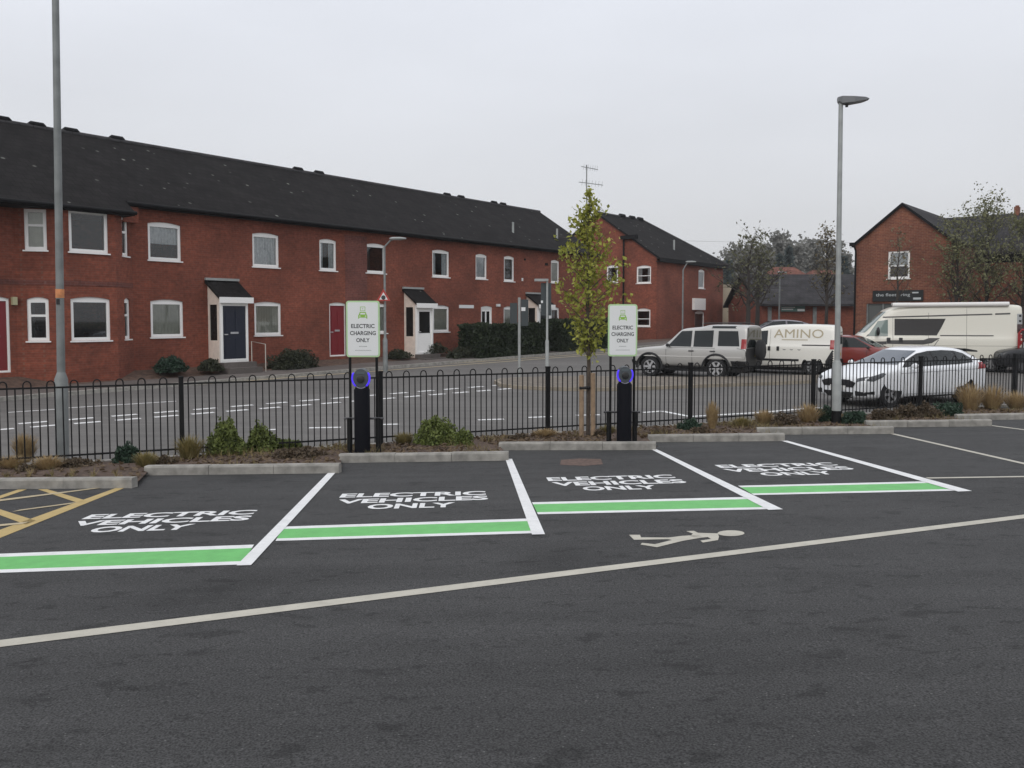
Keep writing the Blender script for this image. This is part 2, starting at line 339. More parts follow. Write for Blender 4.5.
# ------------------------------------------------------------------ fence line and frames
FA, FB = Vector((-7.70, 12.9, 0)), Vector((13.13, 22.0, 0)); FD = (FB-FA).normalized(); FN = Vector((-FD.y, FD.x, 0))   # FN points to the road
def fence_pt(s, off=0.0, up=0.0):
    p = FA+FD*s+FN*off; p.z = park_z(p.x, p.y)+up; return p
def fence_s(u):
    m = (u-CX)/F; t = -(FA.x-m*FA.y)/(FD.x-m*FD.y); return t
BO = Vector((-10.5, 32.0, 0)); BE = Vector((.767, 1, 0)).normalized(); BI = Vector((-BE.y, BE.x, 0)); BROT = math.atan2(BE.y, BE.x)  # terrace: along, inward
class Face:
    """A vertical wall plane of the terrace frame: start (s, d), direction angle from the facade; a along, dep inward, z up."""
    def __init__(f, s, d, ang=0.0, O=BO, E=BE, I=BI):
        f.O, f.E, f.I = O, E, I; f.s, f.d = s, d; f.t = (math.cos(ang), math.sin(ang)); f.n = (-math.sin(ang), math.cos(ang))
    def L(f, a, dep, z): return (f.s+f.t[0]*a+f.n[0]*dep, f.d+f.t[1]*a+f.n[1]*dep, z)
    def W(f, a, dep, z):
        x, y, z = f.L(a, dep, z); return f.O+f.E*x+f.I*y+Vector((0, 0, z))
    def px(f, u, v, dep=0.0):
        n = f.E*f.n[0]+f.I*f.n[1]; p = hit(u, v, f.W(0, dep, 0), n); q = p-f.W(0, 0, 0)
        return q.dot(f.E*f.t[0]+f.I*f.t[1]), p.z
    def rect(f, u0, u1, v0, v1, dep=0.0):
        um, vm = (u0+u1)/2, (v0+v1)/2
        a0 = f.px(u0, vm, dep)[0]; a1 = f.px(u1, vm, dep)[0]; z1 = f.px(um, v0, dep)[1]; z0 = f.px(um, v1, dep)[1]
        return a0, a1, z0, z1
def arch(a0, a1, z0, z1, rise):
    if rise <= 0: return [(a0, z0), (a1, z0), (a1, z1), (a0, z1)]
    pts = [(a0, z0), (a1, z0)]
    for i in range(9):
        t = i/8; pts.append((a1+(a0-a1)*t, z1-rise+rise*(1-(2*t-1)**2)))
    return pts

def wall_face(face, length, z0, z1, holes, mb, thick=.22, outer=None, mi=0):
    vs, fs = sheet(outer or [(0, z0), (length, z0), (length, z1), (0, z1)], holes, thick)
    mb.add([face.L(x, z, y) for x, y, z in vs], fs, mi)
def window(par, face, r, rise=.07, style='single', inside=None, recess=.045, label=None, fw=.10, sill=True):
    a0, a1, z0, z1 = r; g = .004
    inner_top = z1-rise-fw if rise else z1-fw
    holes = []
    if style == 'single': holes = [[(a0+fw, z0+fw), (a1-fw, z0+fw), (a1-fw, inner_top), (a0+fw, inner_top)]]
    elif style == 'toplight':
        zt = z0+(inner_top-z0)*.66
        holes = [[(a0+fw, z0+fw), (a1-fw, z0+fw), (a1-fw, zt-.035), (a0+fw, zt-.035)], [(a0+fw, zt+.035), (a1-fw, zt+.035), (a1-fw, inner_top), (a0+fw, inner_top)]]
    elif style == 'sash':
        zt = (z0+inner_top)/2
        holes = [[(a0+fw, z0+fw), (a1-fw, z0+fw), (a1-fw, zt-.025), (a0+fw, zt-.025)], [(a0+fw, zt+.025), (a1-fw, zt+.025), (a1-fw, inner_top), (a0+fw, inner_top)]]
    vs, fs = sheet(arch(a0-g, a1+g, z0-g, z1+g, rise), holes, .07)
    mb = MB(); mb.add([face.L(x, recess+z, y) for x, y, z in vs], fs)
    w = sub(par, 'window', mb, UPVC)
    if label: w['label'] = label
    p = MB(); p.add([face.L(a0+.03, recess+.035, z0+.03), face.L(a1-.03, recess+.035, z0+.03), face.L(a1-.03, recess+.035, inner_top+.02), face.L(a0+.03, recess+.035, inner_top+.02)], [(0, 1, 2, 3) if face.t[0]*face.n[1]-face.t[1]*face.n[0] > 0 else (3, 2, 1, 0)])
    p.build('pane', GLASS, w, fix=False)
    if sill:
        s = MB(); s.add([face.L(x, d, z) for x in (a0-.045, a1+.045) for d in (-.05, .12) for z in (z0-.045, z0-.003)], [(0, 1, 3, 2), (4, 6, 7, 5), (0, 4, 5, 1), (2, 3, 7, 6), (0, 2, 6, 4), (1, 5, 7, 3)])
        sub(w, 'sill', s, UPVC)
    def drape(x0, x1, zz0, zz1, m, name='curtain', amp=.025, k=26):
        c = MB(); n = max(4, int((x1-x0)*k)); vs = []
        for i in range(n+1):
            x = x0+(x1-x0)*i/n; d = recess+.075+amp*(1+math.sin(i*1.9+x*3))
            vs += [face.L(x, d, zz0), face.L(x, d, zz1)]
        c.add(vs, [(2*i, 2*i+2, 2*i+3, 2*i+1) for i in range(n)]); sub(w, name, c, m)
    h = inner_top-z0
    if inside == 'net': drape(a0+.02, a1-.02, z0, inner_top, NET)
    if inside == 'blind': drape(a0+.02, a1-.02, z0, inner_top, BLIND, 'blind', .004)
    if inside == 'half': drape(a0+.02, a1-.02, z0+h*.5, inner_top, NET, 'blind')
    if inside == 'sides':
        q = (a1-a0)*.28; drape(a0, a0+q, z0, inner_top, NET); drape(a1-q*1.2, a1, z0, inner_top, NET)
    if inside == 'dark': drape(a0, a0+(a1-a0)*.3, z0, inner_top, CURT)
    return w
def facebox(mb, face, a0, a1, d0, d1, z0, z1, mi=0):
    mb.add([face.L(x, d, z) for x in (a0, a1) for d in (d0, d1) for z in (z0, z1)], [(0, 1, 3, 2), (4, 6, 7, 5), (0, 4, 5, 1), (2, 3, 7, 6), (0, 2, 6, 4), (1, 5, 7, 3)], mi)
def door(par, face, r, m, rise=.06, glass=None, recess=.05, label=None, letterbox=True):
    a0, a1, z0, z1 = r; fw = .07; top = z1-rise-fw
    vs, fs = sheet(arch(a0-.004, a1+.004, z0, z1+.004, rise), [[(a0+fw, z0+.06), (a1-fw, z0+.06), (a1-fw, top), (a0+fw, top)]], .08)
    fr = MB(); fr.add([face.L(x, recess+z-.01, y) for x, y, z in vs], fs)
    d = MB(); facebox(d, face, a0+fw-.01, a1-fw+.01, recess+.02, recess+.06, z0+.05, top+.01)
    b0, b1 = a0+fw, a1-fw; wd = b1-b0; hh = top-z0
    if glass is None:
        for k in ((.12, .45), (.55, .88)):
            for q in ((.08, .4), (.5, .9)): facebox(d, face, b0+wd*k[0], b0+wd*k[1], recess+.008, recess+.021, z0+hh*q[0], z0+hh*q[1])
    od = sub(par, 'door', d, m)
    if label: od['label'] = label
    sub(od, 'frame', fr, UPVC)
    if glass:
        for (x0, x1, y0, y1) in glass:
            p = MB(); facebox(p, face, b0+wd*x0, b0+wd*x1, recess+.012, recess+.022, z0+hh*y0, z0+hh*y1); sub(od, 'pane', p, DARKGL)
    if letterbox:
        p = MB(); facebox(p, face, b0+wd*.33, b0+wd*.67, recess-.002, recess+.025, z0+hh*.49, z0+hh*.525); sub(od, 'letterbox', p, RIM)
    p = MB(); facebox(p, face, b0+wd*.05, b0+wd*.2, recess-.03, recess+.02, z0+hh*.47, z0+hh*.49); sub(od, 'handle', p, RIM)
    return od

# ------------------------------------------------------------------ ground, road, pavement
mb = MB(); gp = [(-300, -4.5), (70, -3.4), (109, -1.0), (400, 1.0), (1500, 2.0)]
mb.add([(x, y, z) for y, z in gp for x in (-900, 900)], [(2*i, 2*i+1, 2*i+3, 2*i+2) for i in range(4)])
structure(mb.build('ground', mat('dull_ground', (.09, .09, .06), .95, var=.3, scale=.2)))
def pz(p, up=0.0): return (p[0], p[1], park_z(p[0], p[1])+up)
mb = MB(); e0, e1 = FA-FD*26+FN*.3, FA+FD*60+FN*.3
cor = [e0, (e0.x, -40), (75, -40), e1]
mb.add([pz(c) for c in cor], [(0, 1, 2, 3)]); structure(mb.build('car_park', ASPH), 'dark tarmac car park sloping down to the fence', 'car park')
mb = MB(); r0, r1 = FA-FD*40+FN*.34, FA+FD*110+FN*.34
cor = [r0, r1, (150, 110), (-60, 110)]
mb.add([(c[0], c[1], road_z(c[0], c[1])) for c in cor], [(0, 1, 2, 3)]); structure(mb.build('road', ROADM), 'pale grey tarmac road behind the railings', 'road')
# concrete edging between the planting bed and the road
mb = MB()
for i in range(-8, 34):
    p, q = FA+FD*(i*.915)+FN*.22, FA+FD*(i*.915+.909)+FN*.22
    zz = [max(park_z(a.x, a.y), road_z(a.x, a.y))+.05 for a in (p, q)]
    pr = [p, q, q+FN*.14, p+FN*.14]
    mb.add([(a.x, a.y, zz[[0, 1, 1, 0][k]]) for k, a in enumerate(pr)]+[(a.x, a.y, -3) for a in pr], [(0, 1, 2, 3), (0, 4, 5, 1), (1, 5, 6, 2), (2, 6, 7, 3), (3, 7, 4, 0)])
structure(mb.build('road_kerb', CONC), 'pale concrete edging between the railings and the road', 'kerb')
# far pavement with its bank, along the terrace
mb = MB(); prof = [(-2.52, -.3), (-2.5, .11), (-2.37, .12), (-1.0, .17), (-.75, .2), (.3, None)]
rows = []
for i in range(0, 71):
    s = -40+i*2.2; row = []
    for d, h in prof:
        p = BO+BE*s+BI*d; zb = road_z(p.x, p.y)
        z = zb+h if h is not None else max(-1.67, zb+.25)
        row.append((p.x, p.y, z+(random.uniform(-.03, .03) if d > -1.2 and d < .2 else 0)))
    rows.append(row)
n = len(prof); vs = [v for r_ in rows for v in r_]; fs = []; mi = []
for i in range(len(rows)-1):
    for k in range(n-1):
        fs.append((i*n+k, (i+1)*n+k, (i+1)*n+k+1, i*n+k+1)); mi.append(0 if k < 2 else (1 if k < 3 else 2))
mb.v = vs; mb.f = fs; mb.m = mi
structure(mb.build('pavement', [CONC, PAVE, mat('garden_earth', (.10, .062, .045), .95, var=.4, scale=6)]), 'pavement with an earth border in front of the terrace', 'pavement')
# traffic island
mb = MB(); pts = [(494, 383.5), (500, 387), (515, 389), (540, 390.3), (570, 391), (600, 391.3), (650, 390), (700, 387.8), (770, 385.3), (835, 382.5), (835, 377.5), (760, 379), (690, 380), (620, 379.5), (560, 379.3), (520, 380.2), (500, 381.6)]
P3 = [R(u, v) for u, v in pts]; k = len(P3)
mb.add([p+Vector((0, 0, .11)) for p in P3]+[p-Vector((0, 0, .2)) for p in P3], [(i, (i+1) % k, (i+1) % k+k, i+k) for i in range(k)], 1)
c_ = sum(P3, Vector())/k
mb.add([p+(c_-p).normalized()*.13+Vector((0, 0, .113)) for p in P3], [tuple(range(k))], 0)
mb.add([p+Vector((0, 0, .11)) for p in P3], [tuple(range(k))], 1)
structure(mb.build('traffic_island', [mat('buff_paving', (.175, .15, .122), .9, var=.2, scale=5), mat('buff_kerb', (.27, .235, .185), .9, var=.2, scale=3)]), 'buff paved traffic island with a pale kerb', 'traffic island')

# ------------------------------------------------------------------ kerbs of the bays and the planting bed
KERBS = [((-330, 491.3), (132, 488.3)), ((144, 475.5), (339, 473.3)), ((338.5, 463), (508.5, 460.6)), ((498.5, 450.3), (656, 450)), ((648, 442.3), (785, 441)), ((757, 434.8), (894, 434)), ((866, 427.6), (992, 426.3)), ((957, 420.6), (1110, 418))]
kerb_back = []
for i, (a, b) in enumerate(KERBS):
    p, q = G(*a), G(*b); d = (q-p); d.z = 0; ln = d.length; d.normalize(); nrm = Vector((-d.y, d.x, 0))
    mb = MB(); nb = max(1, round(ln/.95)); st = ln/nb; jr = random.Random(i)
    prof = [(0, -.1), (0, .105), (.015, .13), (.13, .135), (.15, .12), (.15, -.1)]
    for k in range(nb):
        x0, x1 = k*st+.003, (k+1)*st-.003; off = jr.uniform(-.004, .004); dz = jr.uniform(-.003, .003)
        vs = []
        for x in (x0, x1):
            for dd, zz in prof:
                c = p+d*x+nrm*(dd+off); vs.append((c.x, c.y, park_z(c.x, c.y)+zz+dz))
        m = len(prof); mb.add(vs, [tuple(range(m)), tuple(range(2*m-1, m-1, -1))]+[(j, j+m, (j+1) % m+m, (j+1) % m) for j in range(m)])
    structure(mb.build('kerb', CONC), ['grey kerb at the back of the yellow hatched area', 'grey kerb at the back of the bay left of the charging posts', 'grey kerb under the charging post with the sign by the red doors',
              'grey kerb under the charging post beside the young tree', 'grey kerb behind the bay nearest the silver estate car', 'grey kerb in front of the lamp post with a black base', 'grey kerb in front of the white hatchback', 'short grey kerb at the far end of the row'][i], 'kerb')
    kerb_back.append((p+nrm*.14, q+nrm*.14))
# bed sheet: between kerb backs and the fence edging
mb = MB(); st = []
for (p, q) in kerb_back:
    for t in np.linspace(0, 1, 22): st.append(p.lerp(q, t))
rows = []
for p in st:
    s = (Vector((p.x, p.y, 0))-FA).dot(FD); e = fence_pt(s, .23); row = []
    for t in np.linspace(0, 1, 7):
        c = Vector((p.x, p.y, 0)).lerp(Vector((e.x, e.y, 0)), t); h = .05+.025*math.sin(math.pi*t)+.04*(noise.noise(Vector((c.x*2, c.y*2, 3))))+.02*noise.noise(Vector((c.x*9, c.y*9, 3)))
        row.append((c.x, c.y, park_z(c.x, c.y)+h))
    rows.append(row)
rows_bed = rows
vs = [v for r_ in rows for v in r_]; fs = []
for i in range(len(rows)-1):
    for k in range(6): fs.append((i*7+k, i*7+k+1, (i+1)*7+k+1, (i+1)*7+k))
mb.v = vs; mb.f = fs; mb.m = [0]*len(fs)
structure(mb.build('planting_bed', SOIL, smooth=True), 'strip of red brown bark soil between the kerbs and the railings', 'planting bed')

# ------------------------------------------------------------------ painted markings of the car park
def gquad(pxs, up=.004): return [G(u, v, up) for u, v in pxs]
def paint(name, quads, m, label, cat='marking', fn=G, up=.004):
    mb = MB()
    for q in quads:
        P = [fn(u, v, up) for u, v in q]; mb.add(P, [tuple(range(len(P)))])
    return structure(mb.build(name, m), label, cat)
def gline(a, b, wd, fn=G, up=.004):
    """A painted line of width WD metres between two pixels' ground points."""
    p, q = fn(*a), fn(*b); d = (q-p); d.z = 0; d.normalize(); n = Vector((-d.y, d.x, 0))*wd/2
    zf = park_z if fn is G else road_z
    return [(c.x, c.y, zf(c.x, c.y)+up) for c in (p-n, q-n, q+n, p+n)]
def paintlines(name, lines, m, label, fn=G, up=.004, cat='marking'):
    mb = MB()
    for a, b, wd in lines: mb.add(gline(a, b, wd, fn, up), [(0, 1, 2, 3)])
    return structure(mb.build(name, m), label, cat)
def poly_px(name, poly, m, label, up, fn=G): return paint(name, [poly], m, label, fn=fn, up=up)
# green strips
strips = [([(-66, 556.5), (254, 545.0), (242, 564.9), (-103, 576.8)], 'green strip across the bay beside the yellow hatching'),
          ([(283.5, 527.0), (530, 518.8), (533, 533.6), (275.5, 541.3)], 'green strip across the bay facing the first charging post'),
          ([(532.0, 502.6), (748, 497.2), (773, 509.4), (538, 514.6)], 'green strip across the bay between the two slanting white lines'),
          ([(738, 486.0), (935, 481.4), (959, 490.9), (754, 495.4)], 'green strip across the bay beside the cream lined bays')]
for q, lb in strips:
    mid = lambda a, b, t: (a[0]+(b[0]-a[0])*t, a[1]+(b[1]-a[1])*t)
    A, B, C, D = q
    g = [mid(A, D, .17), mid(B, C, .17), mid(B, C, .83), mid(A, D, .83)]
    paint('green_bay_strip', [g], GREEN_P, lb+', edged in white', up=.004)
    mb = MB(); mb.add([G(*A, .004), G(*B, .004), G(*g[1], .004), G(*g[0], .004)], [(0, 1, 2, 3)]); mb.add([G(*g[3], .004), G(*g[2], .004), G(*C, .004), G(*D, .004)], [(0, 1, 2, 3)])
    structure(mb.build('white_strip_edging', WHITE_P), 'white edging of the '+lb, 'marking')
# bay lines
for q, lb in [([(331, 470.3), (337.8, 470.6), (251, 566.0), (236.5, 566.3)], 'white bay line left of the first charging post'),
              ([(505.3, 459.3), (512.0, 459.2), (545, 535.0), (532, 535.3)], 'white bay line under the first charging post kerb end'),
              ([(651.3, 449.8), (656.4, 449.5), (783, 510.0), (768.5, 510.6)], 'white bay line below the second charging post'),
              ([(781.5, 441.3), (787, 441.0), (972, 491.6), (958, 492.2)], 'white bay line slanting away below the lamp post')]:
    poly_px('white_bay_line', q, WHITE_P, lb, .008)
paintlines('cream_bay_line', [((891, 433.6), (1100, 481)  , .09)], CREAM_P, 'cream bay line starting at the kerb in front of the white hatchback')
paintlines('cream_bay_line', [((990, 425.5), (1100, 439.5), .09)], CREAM_P, 'short cream bay line at the far end of the row')
paintlines('cream_bay_line', [((927, 478.3), (1100, 475.6), .09)], CREAM_P, 'cream line continuing the edge of the farthest green strip')
poly_px('white_bay_line', [(30, 492.0), (22, 492.2), (-118, 577.3), (-101, 576.7)], WHITE_P, 'white bay line under the yellow hatching at the left edge', .002) if False else None
poly_px('cream_lane_line', [(-300, 677.4), (1250, 487.2), (1250, 490.2), (-300, 685.4)], CREAM_P, 'long cream line crossing the whole car park', .004)
# yellow hatching
H = lambda *p: list(p)
def stretch(q, i, j, u):      # carry the edge i-j of a painted stripe on to pixel column u
    (a, b), (c, d) = q[i], q[j]; return (u, b+(d-b)/(c-a)*(u-a))
yl = []
for far0, far1, near0, near1, ue in (((118, 487.5), (127, 487.2), (-8, 533), (2, 537.5), -60), ((38, 489.6), (47, 489.4), (78, 503.2), (86, 500.8), None), ((36, 521), (26, 525), (-8, 507.0), (-8, 512.5), -70), ((18, 489.8), (27, 489.6), (-8, 498.6), (-8, 501.6), -60)):
    if ue is None: yl.append([far0, far1, near1, near0]); continue
    e0 = stretch([far0, near0], 0, 1, ue); e1 = stretch([far1, near1], 0, 1, ue); yl.append([far0, far1, e1, e0])
paint('yellow_hatching', yl, YELLOW_P, 'yellow hatching in the corner of the car park')
for i, q in enumerate([H((96, 488.3), (103, 488.2), (-8, 502.8), (-8, 500.9)), H((78, 502.4), (70, 504.5), (12, 512.3), (20, 510.2)), H((30, 522.2), (22, 524.6), (-8, 527.6), (-8, 525.6))]):
    paint('faded_yellow_line', [q], PALEYEL_P, ['thin faded yellow line nearest the kerb in the hatching', 'thin faded yellow line through the middle of the hatching', 'thin faded yellow line at the front of the hatching'][i], up=.007)
# ELECTRIC VEHICLES ONLY
def lettering(rows, label, skew=None):
    mb = MB(); mids = [(G(*r[1])+G(*r[2]))/2 for r in rows]; bd = Vector((BAYD.x, BAYD.y, 0))
    for i, (body, a, b, hgt) in enumerate(rows):          # baseline from pixel a to pixel b
        j = min(max(i, 1), 2); hgt = .76*abs((mids[j-1]-mids[j]).dot(bd))
        p, q = G(*a), G(*b); ax = (q-p); ax.z = 0; wd = ax.length; ax.normalize()
        vs, fs = text(body, 1.0, .032, width=wd, height=1.0, space=.98); c = (p+q)/2
        up = Vector((BAYD.x, BAYD.y, 0))
        out = []
        for v in vs:
            w_ = c+ax*v.x+up*(v.y*hgt); out.append((w_.x, w_.y, park_z(w_.x, w_.y)+.004))
        mb.add(out, fs)
    return structure(mb.build('painted_lettering', WHITE_P, fix=False), label, 'lettering')
BAYD = (G(508, 460)-G(537.5, 532)); BAYD.z = 0; BAYD.normalize()
lettering([('ELECTRIC', (81.0, 519.6), (252.5, 514.6), .46), ('VEHICLES', (66.5, 526.6), (247.5, 520.6), .44), ('ONLY', (85.5, 533.2), (187.0, 529.9), .44)], 'ELECTRIC VEHICLES ONLY painted in white beside the yellow hatching')
lettering([('ELECTRIC', (339.0, 498.0), (486.0, 495.2), .56), ('VEHICLES', (335.5, 504.2), (488.5, 500.0), .53), ('ONLY', (366.0, 509.6), (455.0, 507.4), .53)], 'ELECTRIC VEHICLES ONLY painted in white facing the first charging post')
lettering([('ELECTRIC', (548.5, 481.4), (676.5, 478.3), .55), ('VEHICLES', (554.0, 486.4), (688.0, 483.2), .56), ('ONLY', (584.5, 491.0), (660.0, 489.2), .55)], 'ELECTRIC VEHICLES ONLY painted in white facing the second charging post')
lettering([('ELECTRIC', (721.0, 468.2), (839.5, 465.6), .56), ('VEHICLES', (729.0, 472.4), (856.0, 469.6), .58), ('ONLY', (765.0, 476.2), (837.5, 474.4), .58)], 'ELECTRIC VEHICLES ONLY painted in white in the farthest green edged bay')
# walking figure
fig = [[(629, 535.2), (640, 535.2), (641, 537.8), (669, 537.9), (682, 536.3), (700, 535.2), (702, 538.0), (683, 541.2), (657, 547.6), (640.5, 545.0), (642, 543.3), (655, 544.6), (672, 540.4), (668, 539.6), (634, 540.2)],
       [(686, 531.5), (694, 531.2), (698, 533.2), (718, 533.8), (719, 537.2), (718, 540.5), (703, 543.0), (700.3, 541.0), (711, 539.4), (708, 537.5), (699, 538.3), (690, 536.6), (693, 534.0)],
       [(731+13.5*math.cos(t), 533.6+2.9*math.sin(t)) for t in np.linspace(0, 2*math.pi, 20, endpoint=False)]]
paint('walking_figure_symbol', fig, CREAM_P, 'cream walking figure symbol painted above the long cream line')
# drain of fallen leaves
poly_px('leaf_litter_patch', [(561, 460), (580, 458.6), (601, 459.2), (603, 464.5), (585, 466), (560, 465)], mat('leaf_litter', (.115, .075, .06), .95, var=.35, scale=18), 'brown patch of litter over a drain in the third bay', .003)

# ------------------------------------------------------------------ road paint
def dashes(name, a, b, ex, per, wd, m, label):
    """Dashes from pixel a to b; ex = pixel end of the first dash, per = pixel start of the second."""
    p, q = R(*a), R(*b); d = (q-p); d.z = 0; ln = d.length; d.normalize(); n = Vector((-d.y, d.x, 0))*wd/2
    L1 = (R(*ex)-p).length; pe = (R(*per)-p).length; x = 0; mb = MB()
    while x < ln:
        c0, c1 = p+d*x, p+d*min(ln, x+L1); mb.add([(c.x, c.y, road_z(c.x, c.y)+.004) for c in (c0-n, c1-n, c1+n, c0+n)], [(0, 1, 2, 3)]); x += pe
    return structure(mb.build(name, m), label, 'marking')
dashes('centre_line_dashes', (-33, 428), (575, 379), (-2, 425.4), (18, 423.7), .19, WHITE_P, 'upper row of white dashes along the middle of the road')
dashes('centre_line_dashes', (-16, 431), (552, 385.2), (14, 428.6), (30, 427.1), .19, WHITE_P, 'lower row of white dashes along the middle of the road')
paintlines('white_edge_line', [((8, 412.5), (56, 409.4), .11), ((68, 408), (176, 401.3), .11)], WHITE_P, 'thin white line on the far side of the road', R)
paintlines('yellow_edge_line', [((-60, 404.6), (262, 379.7), .2), ((262, 379.7), (640, 351.5), .2), ((-60, 401.0), (262, 377.4), .2), ((262, 377.4), (640, 350), .2)], PALEYEL_P, 'double yellow line along the kerb of the terrace', R)
paintlines('white_give_way_dashes', [((258, 430), (276, 429.6), .15), ((309, 428), (341, 427.4), .15), ((383, 424.6), (399, 424.2), .15), ((478, 420), (504, 419.2), .15), ((528, 417.6), (552, 416.6), .15), ((576, 415.4), (600, 414.8), .15)], WHITE_P, 'short white dashes on the near side of the road', R)
paintlines('white_lane_line', [((643, 412.6), (662, 411.2), .15), ((662, 411.2), (690, 416.6), .15), ((690, 416.6), (760, 412.6), .15), ((760, 412.6), (818, 407.6), .15), ((818, 407.6), (828, 409.5), .15)], WHITE_P, 'solid white lane line curving past the white hatchback', R)

# ------------------------------------------------------------------ terrace (long brick building)
T = tag(empty('terraced_house', BO, BROT), 'long red brick terrace with white porches under one dark tiled roof', 'building')
FM = Face(0, 0)
WB = -2.2                                     # walls start below the ground
ridge_d = 4.2
zr = Face(0, ridge_d).px(538, 211.5)[1]
ze = Face(0, -.3).px(190, 208)[1]
slope = (zr-ze)/(ridge_d+.3)
s_bay_r = FM.px(133, 300)[0]
FB_ = Face(0, -.7); s_f1 = FB_.px(117, 300)[0]; s_f0 = FB_.px(58.5, 300)[0]
s_bay_l = s_f0-.93
s_left = s_bay_l-7.0
s_end = 25.4
TOPW = ze+slope*.3-.02
def bz(d): return ze+slope*(d+.3)
# --- walls
wins = []       # (face, rect, rise, style, inside)
def addw(face, u0, u1, v0, v1, rise=.07, style='single', inside=None, label=None): wins.append((face, face.rect(u0, u1, v0, v1), rise, style, inside, label))
ANG = math.atan2(.7, s_bay_r-s_f1)
FBR = Face(s_f1, -.7, ANG); LBR = math.hypot(.7, s_bay_r-s_f1)
FBL = Face(s_bay_l, 0, -math.atan2(.7, .93)); LBL = math.hypot(.7, .93)
FBF = Face(s_f0, -.7)
FMR = Face(s_bay_r, 0)
addw(FMR, 148, 181, 222.5, 260.5, inside='half'); addw(FMR, 252.5, 279, 233, 267, inside='net'); addw(FMR, 319.5, 336.5, 239, 270.5, inside='sides')
addw(FMR, 366, 385.5, 243.5, 273, inside='dark'); addw(FMR, 432.3, 449.3, 249.8, 277, inside='sides'); addw(FMR, 475.7, 487, 254, 279, inside='net'); addw(FMR, 504, 514.3, 256, 281.3, inside='dark'); addw(FMR, 551, 559.3, 260, 282.8, inside='blind')
addw(FMR, 150.7, 183.5, 299.5, 337, inside='blind'); addw(FMR, 254.5, 281.3, 301.7, 335.2, inside='blind'); addw(FMR, 362, 386.8, 303, 333.2, inside='blind'); addw(FMR, 433.2, 449.2, 305.3, 331.8, inside='blind')
addw(FMR, 503.8, 513, 306.3, 334, inside='blind'); addw(FMR, 549, 559.3, 307, 330, inside='dark')
addw(FBF, 68.8, 108, 211, 252.5, rise=0, inside=None); addw(FBF, 71, 110.5, 297, 340.5, inside=None)
addw(FBL, 24, 46.5, 209, 250, rise=0, style='toplight', inside='blind'); addw(FBL, 27, 49, 297, 341, style='toplight', inside='dark')
addw(FBR, 122, 128.2, 217, 256, rise=0, style='toplight'); addw(FBR, 124.7, 130.3, 298, 339, style='toplight')
drs = [(FMR, FMR.rect(329.5, 346.5, 302.5, 356.3), REDDOOR, None, 'dark red panelled door with a white frame'), (FMR, FMR.rect(481, 492.3, 306, 349), UPVC, [(.12, .42, .45, .93), (.58, .88, .45, .93)], 'white door with two tall glass panels')]
FML = Face(s_left, 0)
drs.append((FML, FML.rect(-17, 10.2, 296.5, 373), REDDOOR, None, 'dark red door beside the bay windows'))
def holes_for(face): return [arch(*[r[0], r[1], r[2], r[3]], rise) for f, r, rise, *_ in wins if f is face]+[arch(*r, .06) for f, r, *_ in drs if f is face]
body = MB()
wall_face(FMR, s_end-s_bay_r, WB, TOPW, holes_for(FMR), body)
wall_face(FML, s_bay_l-s_left, WB, bz(-.02)-.1, holes_for(FML), body)
BT = bz(-.72)-.12
wall_face(FBF, s_f1-s_f0, WB, BT, holes_for(FBF), body); wall_face(FBL, LBL, WB, BT, holes_for(FBL), body); wall_face(FBR, LBR, WB, BT, holes_for(FBR), body)
for s in (s_left, s_end-.22):                  # gable ends and the back wall
    g = [(.224, WB), (8.4, WB), (8.4, bz(.22)-.12), (ridge_d, zr-.12), (.224, bz(.22)-.12)]
    body.prism(g, s, s+.22, lambda x, a, y: (a, x, y))
body.box2((s_left, 8.2, WB), (s_end, 8.4, bz(0)))
body.box2((s_left, .3, .95), (s_end, 8.1, 1.05))                    # upper floor, keeps the rooms dark
body.box2((s_f1, -.295, BT-.3), (s_bay_r+.1, -.003, TOPW-.25))
body.build('wall', BRICK, T)
# dark brick string courses and soldier arches
b2 = MB(); zb = FBF.px(88, 283.5)[1]
for f, ln in ((FBF, s_f1-s_f0), (FBL, LBL), (FBR, LBR)): facebox(b2, f, .0, ln, -.012, .01, zb-.08, zb+.08)
facebox(b2, FML, 0, s_bay_l-s_left, -.012, .01, zb-.08, zb+.08)
for (u0, u1, v0, v1) in ((345, 367, 236, 300),):
    a0, a1, z0, z1 = FMR.rect(u0, u1, v0, v1); bp_ = MB(); facebox(bp_, FMR, a0, a1, -.008, .01, WB, z1); bp_.build('rebuilt_brickwork', BRICK_DARK, T)
b2.build('brick_band', BRICK_DARK, T)
for f, r, rise, st, ins, lb in wins: window(T, f, r, rise, st, ins, label=lb)
for f, r, m, gl, lb in drs: door(T, f, r, m, glass=gl, label=lb, letterbox=gl is None)
# --- roof
rf = MB()
s_edge = Face(0, -.9).px(134.5, 213)[0]
out = [(s_left, -.9), (s_edge, -.9), (s_edge, -.3), (s_end+.15, -.3), (s_end+.15, ridge_d), (s_left, ridge_d)]
n = len(out); rf.add([(s, d, bz(d)) for s, d in out]+[(s, d, bz(d)-.13) for s, d in out], [tuple(range(n)), tuple(range(2*n-1, n-1, -1))]+[(i, (i+1) % n, (i+1) % n+n, i+n) for i in range(n)])
bk = [(s_left, ridge_d), (s_end+.15, ridge_d), (s_end+.15, 8.7), (s_left, 8.7)]
f2 = lambda d: zr-slope*(d-ridge_d)
rf.add([(s, d, f2(d)) for s, d in bk]+[(s, d, f2(d)-.13) for s, d in bk], [(0, 1, 2, 3), (7, 6, 5, 4), (0, 4, 5, 1), (1, 5, 6, 2), (2, 6, 7, 3), (3, 7, 4, 0)])
roof = rf.build('roof', ROOF, T)
rd = MB(); x = s_left
while x < s_end: rd.tube([(x+.006, ridge_d, zr-.02), (x+.44, ridge_d, zr-.02)], .105, 10); x += .45
